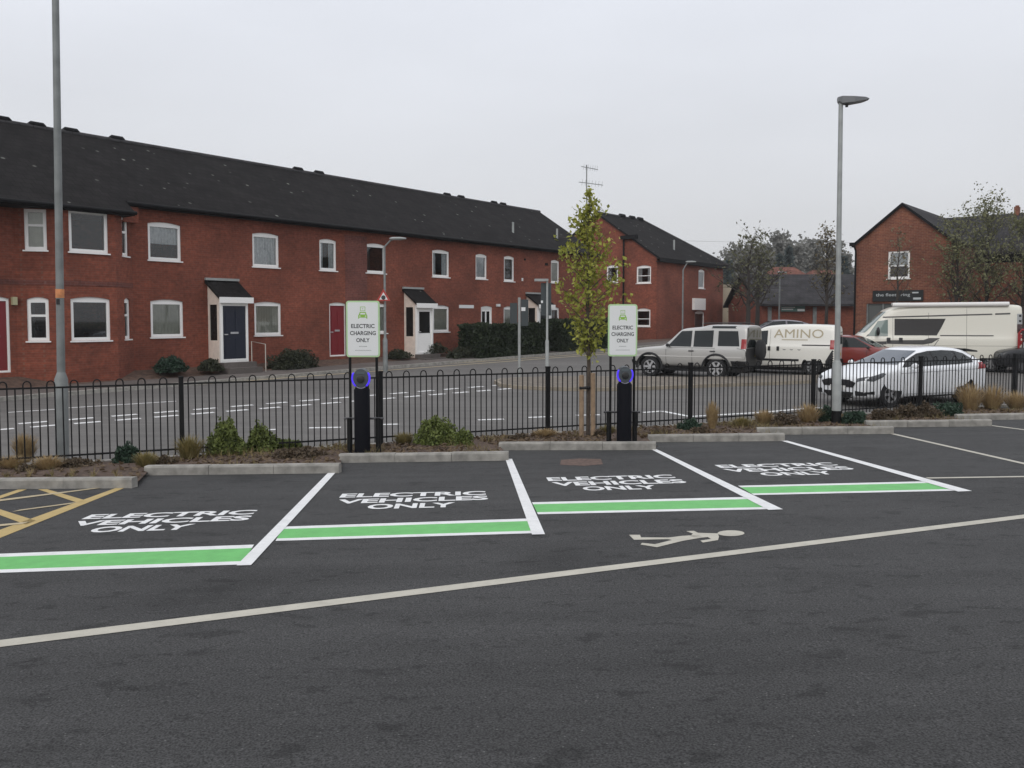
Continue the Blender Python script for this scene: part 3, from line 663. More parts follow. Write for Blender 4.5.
rd.build('ridge_tiles', mat('ridge_tile', (.04, .038, .04), .85, var=.3, scale=3), roof, smooth=True)
for u, v in [(2, 120), (37, 126), (71, 132), (117, 140), (298, 171), (319, 174.5), (447, 196), (461, 199), (494, 204.5), (503, 206)]:
    s = Face(0, ridge_d).px(u, v+3)[0]; k = MB()
    k.tube([(s-.3, ridge_d, zr+.05), (s-.2, ridge_d, zr+.09), (s+.2, ridge_d, zr+.09), (s+.3, ridge_d, zr+.05)], [.05, .10, .10, .05], 10)
    k.build('ridge_vent', FASCIA, roof, smooth=True)
for u, v in ((513, 239), (557, 244)):
    p = Face(0, 1.0).px(u, v); k = MB(); z0 = bz(1.0); k.tube([(p[0], 1.0, z0-.1), (p[0], 1.0, z0+.55)], .06, 8); k.build('vent_pipe', GALV, roof)
fa = MB()
fa.box2((s_edge+.02, -.33, ze-.17), (s_end+.13, -.295, ze-.035)); fa.box2((s_bay_r-.05, -.294, ze-.165), (s_end+.13, -.004, ze-.135))
fa.tube([(s_edge+.02, -.39, ze-.08), (s_end+.14, -.39, ze-.08)], .065, 8)
zb_ = bz(-.9)
fa.box2((s_left, -.93, zb_-.17), (s_edge, -.896, zb_-.035)); fa.box2((s_left, -.895, zb_-.165), (s_edge-.01, -.004, zb_-.135)); fa.tube([(s_left, -.99, zb_-.08), (s_edge+.02, -.99, zb_-.08)], .065, 8)
fa.add([(s_edge-q, d, z) for q in (.03, .002) for d, z in ((-.89, zb_-.14), (-.05, zb_-.14), (-.05, bz(-.05)-.135), (-.89, bz(-.89)-.135))], [(0, 1, 2, 3), (7, 6, 5, 4), (0, 4, 5, 1), (1, 5, 6, 2), (2, 6, 7, 3), (3, 7, 4, 0)])
fa.build('fascia', FASCIA, T)
# barge board at the far end
bb = MB(); bb.add([(s, d, bz(d)-o) for s in (s_end+.151, s_end+.18) for d, o in ((-.3, 0), (ridge_d, 0), (ridge_d, .22), (-.3, .22))], [(0, 1, 2, 3), (7, 6, 5, 4), (0, 4, 5, 1), (1, 5, 6, 2), (2, 6, 7, 3), (3, 7, 4, 0)])
bb.build('barge_board', FASCIA, T)
# bits on the wall
def wallbox(u0, u1, v0, v1, dep0, dep1, name, m):
    a0, a1, z0, z1 = FMR.rect(u0, u1, v0, v1); k = MB(); facebox(k, FMR, a0, a1, dep0, dep1, z0, z1); return k.build(name, m, T)
wallbox(459, 473.5, 305, 308.2, -.02, .0-.001, 'street_name_plate', SIGNW)
wallbox(521.5, 523, 278, 281, -.02, -.001, 'wall_vent', SIGNW); wallbox(496, 499, 304, 306.5, -.1, -.001, 'bulkhead_lamp', SIGNW); wallbox(524, 525.5, 258.5, 260.5, -.03, -.001, 'wall_vent', FASCIA)
wallbox(545, 547.5, 263, 265.5, -.03, -.001, 'wall_vent', FASCIA)
a0, a1, z0, z1 = FML.rect(10.8, 15.5, 297, 305); k = MB(); facebox(k, FML, a0, a1, -.14, -.001, z0, z1); k.build('bulkhead_lamp', mat('lamp_glass', (.45, .42, .25), .3), T)

def porch(side_px, front_px, door_px, roof_px, p, dm, dglass, dlabel):
    """side_px: u at the wall; front_px: (u0, u1, vtop, vbot) on the front plane; door_px likewise; roof_px: (v at wall, v at front edge)."""
    FP = Face(s_bay_r, -p)
    a0, a1, z0, z1 = FP.rect(*front_px); d0, d1, dz0, dz1 = FP.rect(*door_px)
    zw = FMR.px(front_px[0]+5, roof_px[0])[1]; zf = Face(s_bay_r, -p-.15).px((front_px[0]+front_px[1])/2, roof_px[1])[1]
    P_ = MB()
    vs, fs = sheet([(a0, WB), (a1, WB), (a1, z1), (a0, z1)], [[(d0, dz0), (d1, dz0), (d1, dz1), (d0, dz1)]], .08)
    P_.add([FP.L(x, z, y) for x, y, z in vs], fs, 0)
    # left side wall with a glass strip, right side wall
    gz0, gz1 = z0+.36*(z1-z0), z1-.08
    vs, fs = sheet([(.0, WB), (p-.08, WB), (p-.08, z1), (0, z1)], [[(.1, gz0), (p-.2, gz0), (p-.2, gz1), (.1, gz1)]], .07)
    for a in (a0, a1-.07): P_.add([FP.L(a+z, p-.002-x, y) for x, y, z in vs], fs, 1)
    # triangular cheeks under the roof
    for a in (a0, a1-.07):
        P_.add([FP.L(a+t, d, z) for t in (0, .07) for d, z in ((0, z1), (p-.002, z1), (p-.002, zw-.1), (0, zf+.02))], [(0, 1, 2, 3), (7, 6, 5, 4), (0, 4, 5, 1), (1, 5, 6, 2), (2, 6, 7, 3), (3, 7, 4, 0)], 1)
    pr = P_.build('porch', [UPVC, CREAMW], T)
    g = MB()
    for a in (a0+.03, a1-.04): g.add([FP.L(a, d, z) for d, z in ((.2-.08+.05, gz0), (p-.1, gz0), (p-.1, gz1), (.2-.08+.05, gz1))], [(0, 1, 2, 3)])
    g.build('side_window', DARKGL, pr)
    r_ = MB(); ov = .12
    r_.add([FP.L(a, d, z) for a in (a0-ov, a1+ov) for d, z in ((-.15, zf), (p-.002, zw), (p-.002, zw-.09), (-.15, zf-.09))], [(0, 1, 2, 3), (7, 6, 5, 4), (0, 4, 5, 1), (1, 5, 6, 2), (2, 6, 7, 3), (3, 7, 4, 0)])
    r_.build('roof', ROOF, pr)
    fl = MB(); facebox(fl, FP, a0-ov, a1+ov, p-.1, p-.002, zw+.003, zw+.09); fl.build('lead_flashing', GALV, pr)
    fc = MB(); facebox(fc, FP, a0-ov-.01, a1+ov+.01, -.18, -.152, zf-.2, zf+.01); facebox(fc, FP, a0+.0, a1-.0, -.15, -.002, zf-.2, zf-.17); fc.build('fascia', UPVC, pr)
    st = MB(); facebox(st, FP, a0-.1, a1+.1, -.35, -.002, WB, z0-.02); facebox(st, FP, a0-.1, a1+.1, -.7, -.352, WB, z0-.2); st.build('step', PAVE, pr)
    door(T, FP, (d0, d1, dz0, dz1), dm, rise=0, glass=dglass, recess=.0, label=dlabel, letterbox=dglass is None)
    return FP, a1, z0
FP1 = porch(208, (220.5, 248.3, 302.5, 361.5), (221.3, 247.6, 304, 360.5), (281, 297.5), .76, BLUEDOOR, None, 'navy blue panelled door in the nearest porch')
porch(403.5, (416.3, 433.2, 305.5, 353.5), (416.8, 432.7, 307, 353), (289.5, 303.5), .76, UPVC, [(.12, .88, .45, .93)], 'white door with a large glass panel')
porch(526.5, (538.0, 551.5, 306.5, 345), (538.6, 550.8, 308, 344), (294.5, 304.8), .76, UPVC, [(.12, .88, .45, .93)], 'white glazed door above the hedge')
# handrail by the first porch: a thing of its own
FP, a1, z0 = FP1; mb = MB()
h0, h1 = FP.W(a1+.10, -.05, z0+.72), FP.W(a1+.34, -.55, z0+.62); mb.tube([h0-Vector((0, 0, 1.2)), h0, h1, h1-Vector((0, 0, 1.5))], .02, 6)
tag(mb.build('handrail', mat('cream_handrail', (.5, .46, .4), .5), smooth=True), 'thin pale metal handrail beside the navy blue front door', 'handrail')

# ------------------------------------------------------------------ second terrace beyond the gap
S2, E2, D2 = 33.4, 44.3, 9.4
T2 = tag(empty('brick_house', BO, BROT), 'red brick house end with a plain gable behind the silver estate car', 'building')
FG = Face(S2, 0, math.pi/2); FG.n = (1, 0)      # gable: along = inward
F2 = Face(S2, 0)
zr2 = FG.px(597.5, 213)[1] if False else Face(0, 4.7).px(620, 216.8)[1]; ze2 = Face(0, -.3).px(690, 261)[1]; sl2 = (zr2-ze2)/5.0
bz2 = lambda d: ze2+sl2*(d+.3)
gw = [(FG.rect(606.5, 618, 265, 282.5), 'single'), (FG.rect(636.5, 651, 265.3, 283.3), 'sash'), (FG.rect(636, 650.3, 308.3, 326.5), 'sash')]
gw = [((min(r[0], r[1]), max(r[0], r[1]), r[2], r[3]), s) for r, s in gw]
fw2 = [(F2.rect(698.5, 704.7, 269.5, 288.5), 'single'), (F2.rect(694.8, 704.3, 311, 330), 'single')]
body = MB()
wall_face(FG, D2, -2.5, 0, [arch(*r, .1) for r, s in gw], body, outer=[(0, -2.5), (D2, -2.5), (D2, bz2(0)-.1), (4.7, zr2-.1), (0, bz2(0)-.1)])
wall_face(F2, 0, 0, 0, [arch(r[0], r[1], r[2], r[3], .1) for r, s in fw2], body, outer=[(.224, -2.5), (E2-S2, -2.5), (E2-S2, bz2(0)-.12), (.224, bz2(0)-.12)])
body.box2((S2+.23, D2-.2, -2.5), (E2, D2, bz2(0)-.12)); body.box2((E2-.2, .224, -2.5), (E2, D2-.21, bz2(0)-.12)); body.box2((S2+.23, .3, .9), (E2-.3, D2-.3, 1.0))
body.build('wall', BRICK, T2)
for r, s in gw: window(T2, FG, r, .1, s, 'dark' if r[3] < 3 else 'sides')
for r, s in fw2: window(T2, F2, r, .1, s, 'net')
k = MB(); facebox(k, F2, *F2.rect(692, 703, 298.5, 310)[:2], -.22, -.01, F2.px(699, 310)[1], F2.px(699, 298.5)[1]); k.build('porch', UPVC, T2)
rf = MB(); hp = 4.3
A = (S2-.15, -.3); rdz = zr2
V = [(S2-.15, -.3, ze2), (E2+.3, -.3, ze2), (E2-hp, 4.7, zr2), (S2-.15, 4.7, zr2), (E2+.3, 9.7, ze2), (S2-.15, 9.7, ze2)]
V2 = [(a, b, c-.14) for a, b, c in V]; fs = [(0, 1, 2, 3), (1, 4, 2), (4, 5, 3, 2)]
rf.add(V+V2, fs+[tuple(i+6 for i in f[::-1]) for f in fs]+[(0, 6, 7, 1), (1, 7, 10, 4), (4, 10, 11, 5), (5, 11, 9, 3), (3, 9, 6, 0)])
roof2 = rf.build('roof', ROOF, T2)
k = MB()
k.tube([V[3], V[2], V[1]], .11, 8); k.build('ridge_tiles', MATS['ridge_tile'], roof2)
for u in (622, 632, 640):
    s = Face(0, 4.7).px(u, 218)[0]; k = MB(); k.tube([(s-.5, 4.7, zr2+.02), (s-.3, 4.7, zr2+.10), (s+.3, 4.7, zr2+.10), (s+.5, 4.7, zr2+.02)], [.06, .15, .15, .06], 10); k.build('ridge_vent', FASCIA, roof2, smooth=True)
for u, v in ((674, 250),):
    p = Face(0, 1.0).px(u, v); k = MB(); k.tube([(p[0], 1.0, bz2(1)-.1), (p[0], 1.0, bz2(1)+.7)], .07, 8); k.build('vent_pipe', GALV, roof2)
k = MB(); k.box2((S2-.14, -.33, ze2-.26), (E2+.3, -.296, ze2-.03)); k.box2((S2-.14, -.294, ze2-.26), (E2+.3, -.004, ze2-.22))
k.build('fascia', FASCIA, T2)
k = MB(); a_ = FG.px(624, 280)[0]; k.tube([FG.L(a_, -.08, bz2(a_)-.3), FG.L(a_, -.08, -2)], .06, 8); facebox(k, FG, a_-1.1, a_+.15, -.3, -.005, bz2(a_)-.55, bz2(a_)-.3); k.build('downpipe', FASCIA, T2)
# aerial on the roof behind the young tree
s_a, d_a = S2+.8, 0; u_a = 586.5
FA_ = Face(0, 5.6); s_a, z_a = FA_.px(u_a, 212); zt = FA_.px(u_a, 165)[1]; mb = MB()
Lp = lambda s, z, d=5.6: BO+BE*s+BI*d+Vector((0, 0, z))
mb.tube([Lp(s_a, z_a-1.6), Lp(s_a, zt)], .04, 6)
for dz, ln in ((-.15, 1.1), (-1.25, 1.6)):
    c = Lp(s_a, zt+dz); mb.tube([c-Vector((.35*ln, 0, -.05)), c+Vector((.75*ln, .3, -.12))], .025, 5)
    for t in np.linspace(-.2, .7, 7): q = c+Vector((t*ln, t*.3, -.1*t)); mb.tube([q-Vector((.05, .25, .25)), q+Vector((.05, .25, .25))], .012, 4)
tag(mb.build('roof_aerial', GALV_D), 'television aerial on a mast rising above the young tree', 'aerial')

# ------------------------------------------------------------------ shop with a gable on the right
O3 = Vector((16.7, 42, 0)); E3 = Vector((.77, -.64, 0)).normalized(); I3 = Vector((-E3.y, E3.x, 0)); ROT3 = math.atan2(E3.y, E3.x)
B3 = tag(empty('shop_building', O3, ROT3), 'orange red brick shop with a steep gable behind the campervan', 'building')
F3 = Face(0, 0, 0, O3, E3, I3); W3 = 4.3
za = F3.px(900, 203)[1]; zc = F3.px(853, 243)[1]; s3 = (za-zc)/(W3/2)
gx = F3.rect(888, 909.8, 251, 278.5); shop = F3.rect(866, 899, 303.5, 352)
body = MB()
wall_face(F3, 0, 0, 0, [arch(*gx, 0), arch(*shop, 0)], body, outer=[(0, -2.6), (W3, -2.6), (W3, zc-.05), (W3/2, za-.08), (0, zc-.05)])
body.box2((0, .23, -2.6), (.22, 12, zc-.1)); body.box2((W3-.22, .23, -2.6), (W3, 5, zc-.1))
JW = 22.0; wing_d = 5.0
body.box2((W3+.001, wing_d, -2.6), (JW, wing_d+.22, 2.72)); body.box2((.23, 11.7, -2.6), (JW, 12, 2.7)); body.box2((.3, .3, .4), (W3-.3, 11, .5))
body.build('wall', BRICK_ORANGE, B3)
window(B3, F3, gx, 0, 'sash', 'half', fw=.09)
k = MB(); facebox(k, F3, shop[0], shop[1], .1, .14, shop[2], shop[3]); ow = k.build('shop_window', mat('grey_shop_glass', (.10, .105, .10), .15), B3)
k = MB()
for x in (shop[0]-.002, (shop[0]+shop[1])/2-.03, shop[1]-.06): facebox(k, F3, x, x+.06, .04, .095, shop[2], shop[3])
k.build('frame', GALV_D, ow)
sg = F3.rect(873, 923.5, 290.3, 301.3)
k = MB(); facebox(k, F3, sg[0], sg[1], -.07, -.002, sg[2], sg[3]); sgn = k.build('sign_board', mat('black_sign', (.012, .014, .015), .4), B3)
def wall_text(face, body_, a, z, dep, width=None, height=None, m=None, parent=None, name='lettering', bold=.0):
    vs, fs = text(body_, 1.0, bold, width=width, height=height); k = MB(); k.add([face.L(a+v.x, dep, z+v.y) for v in vs], fs); return k.build(name, m, parent, fix=False)
SW = sg[1]-sg[0]; SH = sg[3]-sg[2]
wall_text(F3, 'the fleets ring', sg[0]+SW*.41, sg[2]+SH*.38, -.073, width=SW*.68, height=SH*.36, m=mat('pale_sign_lettering', (.55, .58, .58), .5), parent=sgn)
k = MB(); facebox(k, F3, sg[0]+SW*.79, sg[0]+SW*.91, -.074, -.071, sg[2]+SH*.70, sg[2]+SH*.82); facebox(k, F3, sg[0]+SW*.81, sg[0]+SW*.96, -.074, -.071, sg[2]+SH*.14, sg[2]+SH*.32); k.build('sign_stripes', MATS['pale_sign_lettering'], sgn)
rf = MB(); t = .12; ov = .12
rz = lambda x: za-s3*abs(x-W3/2)
for sgx in (0, 1):
    xs = (-ov, W3/2) if sgx == 0 else (W3/2, W3+ov)
    dl = 8.0 if sgx else 8.0
    V = [(xs[0], -.12, rz(xs[0])), (xs[1], -.12, rz(xs[1])), (xs[1], dl, rz(xs[1])), (xs[0], dl-(0 if sgx == 0 else 0), rz(xs[0]))]
    if sgx == 1: V[2] = (xs[1], wing_d+.0, rz(xs[1])); V[3] = (xs[0], dl, rz(xs[0])); V = [(xs[0], -.12, rz(xs[0])), (xs[1], -.12, rz(xs[1])), (xs[1], 5.45, rz(xs[1])), (xs[0], 8.0, rz(xs[0]))]
    rf.add(V+[(a, b, c-t) for a, b, c in V], [(0, 1, 2, 3), (7, 6, 5, 4), (0, 4, 5, 1), (1, 5, 6, 2), (2, 6, 7, 3), (3, 7, 4, 0)])
wz = lambda d: za-s3*.82*abs(d-8.0)
for d0, d1, x0 in ((wing_d-.3, 8.0, W3/2), (8.0, 12.2, 0)):
    V = [(W3+.0 if d0 < 8 else 0, d0, wz(d0)), (JW, d0, wz(d0)), (JW, d1, wz(d1)), (W3/2 if d0 < 8 else 0, d1, wz(d1))]
    rf.add(V+[(a, b, c-t) for a, b, c in V], [(0, 1, 2, 3), (7, 6, 5, 4), (0, 4, 5, 1), (1, 5, 6, 2), (2, 6, 7, 3), (3, 7, 4, 0)])
r3 = rf.build('roof', ROOF_SLATE, B3)
k = MB(); xx = 11.0; fx = Face(0, 8.0, 0, O3, E3, I3); c0 = fx.px(1014.5, 216)[0]; c1 = fx.px(1019.5, 216)[0]
k.box2((c0, 7.8, za-.5), (c1, 8.2, fx.px(1017, 207)[1])); k.tube([((c0+c1)/2, 8, za+.2), ((c0+c1)/2, 8, fx.px(1017, 205.5)[1])], .09, 8); k.build('chimney', BRICK_ORANGE, B3)
k = MB()
for x0, x1 in ((-ov, W3/2), (W3+ov, W3/2)):
    V = [(x, y, rz(x)-o) for y in (-.15, -.122) for x, o in ((x0, .0), (x1, .0), (x1, .14), (x0, .14))]
    k.add(V, [(0, 1, 2, 3), (7, 6, 5, 4), (0, 4, 5, 1), (1, 5, 6, 2), (2, 6, 7, 3), (3, 7, 4, 0)])
k.build('barge_board', FASCIA, B3)
k = MB(); k.tube([(-.03, -.1, zc-.1), (.06, -.08, zc-.4), (.06, -.08, -2.3)], .045, 8); k.box((-.1, -.1, zc-.08), (.22, .22, .16)); k.build('downpipe', FASCIA, B3)

# ------------------------------------------------------------------ low building and houses far behind
B4 = tag(empty('low_brick_building', (0, 58, 0)), 'low red brick building with a grey roof and a small banner', 'building')
F4 = Face(0, 0, 0, Vector((0, 58, 0)), Vector((1, 0, 0)), Vector((0, 1, 0)))
x0, x1 = F4.px(762, 310)[0], F4.px(960, 310)[0]; z1 = F4.px(800, 304)[1]
k = MB(); k.box2((x0, 0, -2.5), (x1, 9, z1)); k.prism([(0, z1), (9, z1), (4.5, z1+2.0)], x0, x0+.2, lambda x, a, y: (a, x, y)); k.build('wall', BRICK, B4)
k = MB(); zr4 = F4.px(800, 272)[1]+.1
k.prism([(-.5, z1-.15), (-.5, z1+.0), (5, zr4), (9.5, z1), (9.5, z1-.15), (5, zr4-.15)], x0-.3, x1, lambda x, a, y: (a, x, y)); k.build('roof', ROOF_SLATE, B4)
b0, b1, bz0, bz1 = F4.rect(780.5, 804.5, 303.8+.8, 311.5)
k = MB(); facebox(k, F4, b0, b1, -.12, -.05, bz0, bz1); bn = k.build('banner', mat('dark_green_banner', (.10, .18, .16), .7), B4)
k = MB(); bw, bh = b1-b0, bz1-bz0
for q, (e0, e1) in enumerate(((.03, .62), (.03, .58), (.03, .5))): facebox(k, F4, b0+bw*e0, b0+bw*e1, -.13, -.121, bz1-bh*(.22+.27*q), bz1-bh*(.08+.27*q))
facebox(k, F4, b0+bw*.68, b0+bw*.98, -.13, -.121, bz0+bh*.05, bz0+bh*.38); k.build('banner_stripes', mat('pale_banner_print', (.7, .72, .7), .7), bn)
for u in (769.5, 814.5): k = MB(); a = F4.px(u, 310)[0]; k.box2((a-.12, -.1, -2.2), (a+.12, -.002, z1-.2)); k.build('downpipe', GALV_D, B4)
def small_house(u0, u1, vb, ve, vr, y, wallm, roofm, label, dep=7.0, name='house', ridge_along=True, win=()):
    f = Face(0, 0, 0, Vector((0, y, 0)), Vector((1, 0, 0)), Vector((0, 1, 0))); o = tag(empty(name, (0, y, 0)), label, 'house')
    a0, a1 = f.px(u0, ve)[0], f.px(u1, ve)[0]; zz0 = f.px(u0, vb)[1]-1.5; zz1 = f.px(u0, ve)[1]; zz2 = f.px(u0, vr)[1]*(1+dep*.5/y)
    k = MB(); k.box2((a0, 0, zz0), (a1, dep, zz1)); k.build('wall', wallm, o)
    k = MB()
    if vr < ve:
        V = [(a0-.25, -.3, zz1), (a1+.25, -.3, zz1), (a1+.25, dep+.3, zz1), (a0-.25, dep+.3, zz1), (a0+(a1-a0)*.22, dep/2, zz2), (a1-(a1-a0)*.22, dep/2, zz2)]
        k.add(V, [(0, 1, 5, 4), (1, 2, 5), (2, 3, 4, 5), (3, 0, 4), (3, 2, 1, 0)]); k.build('roof', roofm, o)
    for (wu0, wu1, wv0, wv1) in win:
        r = f.rect(wu0, wu1, wv0, wv1); k = MB(); facebox(k, f, r[0], r[1], -.06, -.002, r[2], r[3]); wn = k.build('window', UPVC, o)
        k = MB(); facebox(k, f, r[0]+.1, r[1]-.1, -.075, -.061, r[2]+.1, r[3]-.1); k.build('pane', DARKGL, wn)
    return o
CREAMR = mat('cream_render', (.50, .44, .33), .9, var=.1, scale=1)
small_house(722.3, 732.5, 333, 284.5, 284.5, 69, CREAMR, ROOF, 'narrow cream rendered building beyond the brick house')
small_house(733, 763, 330, 300, 284, 72, BRICK, ROOF, 'small red brick house between the cream wall and the bare tree', win=((738, 747, 305, 314), (751, 757, 305, 314)))
small_house(776, 814, 300, 281, 267, 84, BRICK, ROOF_RED, 'far house with a red clay tiled roof above the grey roof')
small_house(815, 851, 300, 282, 270, 90, BRICK_ORANGE, ROOF_RED, 'far brick house behind the lamp post and trees')

# ------------------------------------------------------------------ bow top railings
ped = Vector((FD.x, FD.y, (park_z(FB.x, FB.y)-park_z(FA.x, FA.y))/(FB-FA).length))
FR = tag(empty('metal_railing', fence_pt(0), 0), 'long black bow top metal railing between the bays and the road', 'railing')
def fl(s, off, up): return fence_pt(s, off, up)-FR.location
PS0, PS = 2.53, 3.315
posts = [PS0+PS*i for i in range(-2, 8)]
for s in posts:
    k = MB(); k.box(fl(s, 0, .64), (.072, .072, 1.42), rz=math.atan2(FD.y, FD.x)); k.box(fl(s, 0, 1.36), (.08, .08, .03), rz=math.atan2(FD.y, FD.x)); k.build('post', BLACKM, FR)
for i in range(len(posts)-1):
    a, b = posts[i], posts[i+1]; k = MB(); nb = 30; st = (b-a)/31
    # rails as thin boxes
    for zr_ in (.19, 1.255):
        p, q = fl(a+.04, 0, zr_), fl(b-.04, 0, zr_); k.tube([p, q], .02, 4)
    j = 1
    while j <= nb:
        s = a+j*st
        if j+1 <= nb and j % 3 == 1:
            s2 = a+(j+1)*st; r = (s2-s)/2; pts = [fl(s, 0, .1), fl(s, 0, 1.30)]
            for t in range(1, 6): ang = math.pi*(1-t/6); pts.append(fl((s+s2)/2+r*math.cos(ang), 0, 1.30+r*1.15*math.sin(ang)))
            pts += [fl(s2, 0, 1.30), fl(s2, 0, .1)]; k.tube(pts, .0108, 6); j += 2
        else:
            k.tube([fl(s, 0, .1), fl(s, 0, 1.255)], .0108, 6); j += 1
    k.build('railing_panel', BLACKM, FR, smooth=True)

# ------------------------------------------------------------------ charging posts, guard hoops, signs
def charger(u, vbase, lab, suf, u_off):
    p = G(u, vbase); t = empty('charging_post', p); tag(t, lab, 'charging post', 'electric charging posts')
    hd = at(u, vbase, p.y); sc = p.y/F         # metres per pixel here
    h = p.z; top = (suf['top']); ht = [Face]; 
    zt = at(u, suf['vhead0'], p.y).z-p.z; zbt = at(u, suf['vhead1'], p.y).z-p.z
    rd = (zt-zbt)/2*.92; zc_ = (zt+zbt)/2
    k = MB(); pr = [( .115, 0), (.115, zbt+.12)]; k.lathe([(.14, -.1), (.14, .03), (.128, .04), (.128, zbt-.01), (.10, zbt+.03), (.09, zbt+.1)], lambda x, y, z: (x, y*.85, z), 20); k.build('pedestal', mat('charger_black', (.004, .0042, .007), .7, spec=.12), t, smooth=True)
    k = MB(); k.lathe([(rd*.3, -.10), (rd*.84, -.095), (rd*.88, -.05), (rd*.88, .08), (rd*.5, .1)], lambda x, y, z: (x*.88, z, zc_+y*1.04), 28); hh = k.build('head', mat('charger_grey', (.06, .07, .08), .4), t, smooth=True)
    for a0_, a1_ in ((145, 235), (-55, 35)):
        k = MB(); k.tube([(rd*.82*math.cos(math.radians(q)), -.08, zc_+rd*.95*math.sin(math.radians(q))) for q in np.linspace(a0_, a1_, 14)], [.006]+[.018]*12+[.006], 8); k.build('light_arc', GLOW, hh, smooth=True)
    k = MB(); k.tube([(rd*.82*math.cos(math.radians(q)), -.088, zc_+rd*.97*math.sin(math.radians(q))) for q in np.linspace(238, 302, 12)], .008, 6); k.build('rim_edge', mat('pale_grey_rim', (.30, .30, .38), .4), hh, smooth=True)
    k = MB(); k.lathe([(.05, -.125), (.06, -.12), (.06, -.09)], lambda x, y, z: (x, z, zc_-rd*.1+y), 18); k.build('socket', BLACKP, hh, smooth=True)
    k = MB(); k.box((0, -.1, zc_+rd*.5), (.13, .012, .035)); k.build('display', mat('dim_display', (.1, .12, .13), .2), hh)
    return t
p1 = charger(362.5, 458.0, 'black charging post with a blue ring standing below the sign by the red doors', dict(top=0, vhead0=366.5, vhead1=389), 0)
p2 = charger(624, 447.5, 'black charging post with a blue ring standing beside the young tree', dict(top=0, vhead0=364.5, vhead1=384), 0)
def guard(ua, ub, vb, vbar, lab):
    pa, pb = G(ua, vb), G(ub, vb); y = (pa.y+pb.y)/2-.03; pa, pb = at(ua, vb, y), at(ub, vb, y)
    zt = at((ua+ub)/2, vbar, y).z
    t = empty('guard_hoop', ((pa+pb)/2)); tag(t, lab, 'guard rail', 'guard hoops at the charging posts'); o = (pa+pb)/2
    for p in (pa, pb):
        k = MB(); k.tube([Vector((p.x, p.y, p.z-.15))-o, Vector((p.x, p.y, zt))-o], .043, 12); k.build('post', BLACKM, t, smooth=True)
    k = MB(); k.tube([Vector((pa.x-.09, y, zt-.01))-o, Vector((pb.x+.09, y, zt-.01))-o], .018, 8); k.build('crossbar', mat('dark_grey_bar', (.03, .03, .035), .4), t, smooth=True)
    return y
guard(350, 378.5, 457.0, 417.8, 'low black guard hoop around the charging post by the red doors')
guard(608.8, 634.5, 446.5, 411.5, 'low black guard hoop around the charging post beside the young tree')
def charge_sign(ua, ub, u0, u1, v0, v1, vb, lab):
    p = G((ua+ub)/2, vb); y = p.y+.10; pa, pb = at(ua, vb, y), at(ub, vb, y)
    t = empty('charging_sign', p); tag(t, lab, 'sign', 'electric charging signs'); o = p
    tl, br = at(u0, v0, y), at(u1, v1, y); W, H_ = br.x-tl.x, tl.z-br.z; c = (tl+br)/2-o
    for q in (pa, pb):
        k = MB(); k.tube([Vector((q.x, y, p.z-.2))-o, Vector((q.x, y, br.z+.1))-o], .022, 10); k.build('post', BLACKM, t, smooth=True)
    def rr(w_, h_, r):
        pts = []
        for cx, cy, a0 in ((w_/2-r, h_/2-r, 0), (-w_/2+r, h_/2-r, 90), (-w_/2+r, -h_/2+r, 180), (w_/2-r, -h_/2+r, 270)):
            for i in range(5): a = math.radians(a0+i*22.5); pts.append((cx+r*math.cos(a), cy+r*math.sin(a)))
        return pts
    P_ = lambda x, d, z: (c.x+x, y-o.y+d, c.z+z)
    k = MB(); k.prism(rr(W, H_, .045), -.035, -.005, P_); pn = k.build('panel', SIGNG, t)
    k = MB(); k.prism(rr(W-.05, H_-.05, .03), -.039, -.0352, P_); k.build('face', SIGNW, pn)
    k = MB()
    for ln, zz, wd in (('ELECTRIC', .015, .70), ('CHARGING', -.11, .77), ('ONLY', -.235, .40)):
        vs, fs = text(ln, 1, .022, width=W*wd, height=H_*.074); k.add([P_(v.x, -.0405, zz*H_+.0+v.y) for v in vs], fs)
    for zz, wd, hh in ((-.315, .22, .012), (-.385, .46, .011)):
        for q in np.arange(-wd/2, wd/2, .035): k.add([P_(W*(q+a), -.0405, H_*(zz+b)) for a, b in ((0, 0), (.016, 0), (.016, hh), (0, hh))], [(0, 1, 2, 3)])
    k.build('lettering', LETTER, pn, fix=False)
    k = MB(); zz = H_*.235; w_ = W*.27
    car = [(-.5, -.32), (-.5, .05), (-.42, .14), (-.32, .42), (.32, .42), (.42, .14), (.5, .05), (.5, -.32), (.4, -.32), (.4, -.2), (-.4, -.2), (-.4, -.32)]
    ws = [(-.24, .32), (.24, .32), (.3, .14), (-.3, .14)]
    vs, fs = sheet([(x*w_, y_*w_) for x, y_ in car], [[(x*w_, y_*w_) for x, y_ in ws]]+[[(q*w_+a*w_, b*w_) for a, b in ((-.07, -.1), (.07, -.1), (.07, .02), (-.07, .02))] for q in (-.32, .32)], .001)
    k.add([P_(x, -.0408+z, zz+y_) for x, y_, z in vs], fs)
    bxs = [(-.28, .52), (.28, .52), (.28, 1.0), (-.28, 1.0)]; inn = [(-.23, .57), (.23, .57), (.23, .95), (-.23, .95)]
    vs, fs = sheet([(x*w_, y_*w_) for x, y_ in bxs], [[(x*w_, y_*w_) for x, y_ in inn]], .001); k.add([P_(x, -.0408+z, zz+y_) for x, y_, z in vs], fs)
    k.add([P_(a*w_, -.0408, zz+b*w_) for a, b in ((-.05, .66), (.05, .74), (.0, .76), (.06, .88), (-.06, .78), (0, .75))], [(0, 1, 2, 3, 4, 5)])
    k.build('car_symbol', ICON, pn, fix=False)
charge_sign(351, 377.5, 346.3, 380.2, 300.8, 357, 456.5, 'ELECTRIC CHARGING ONLY sign standing in front of the red doors of the terrace')
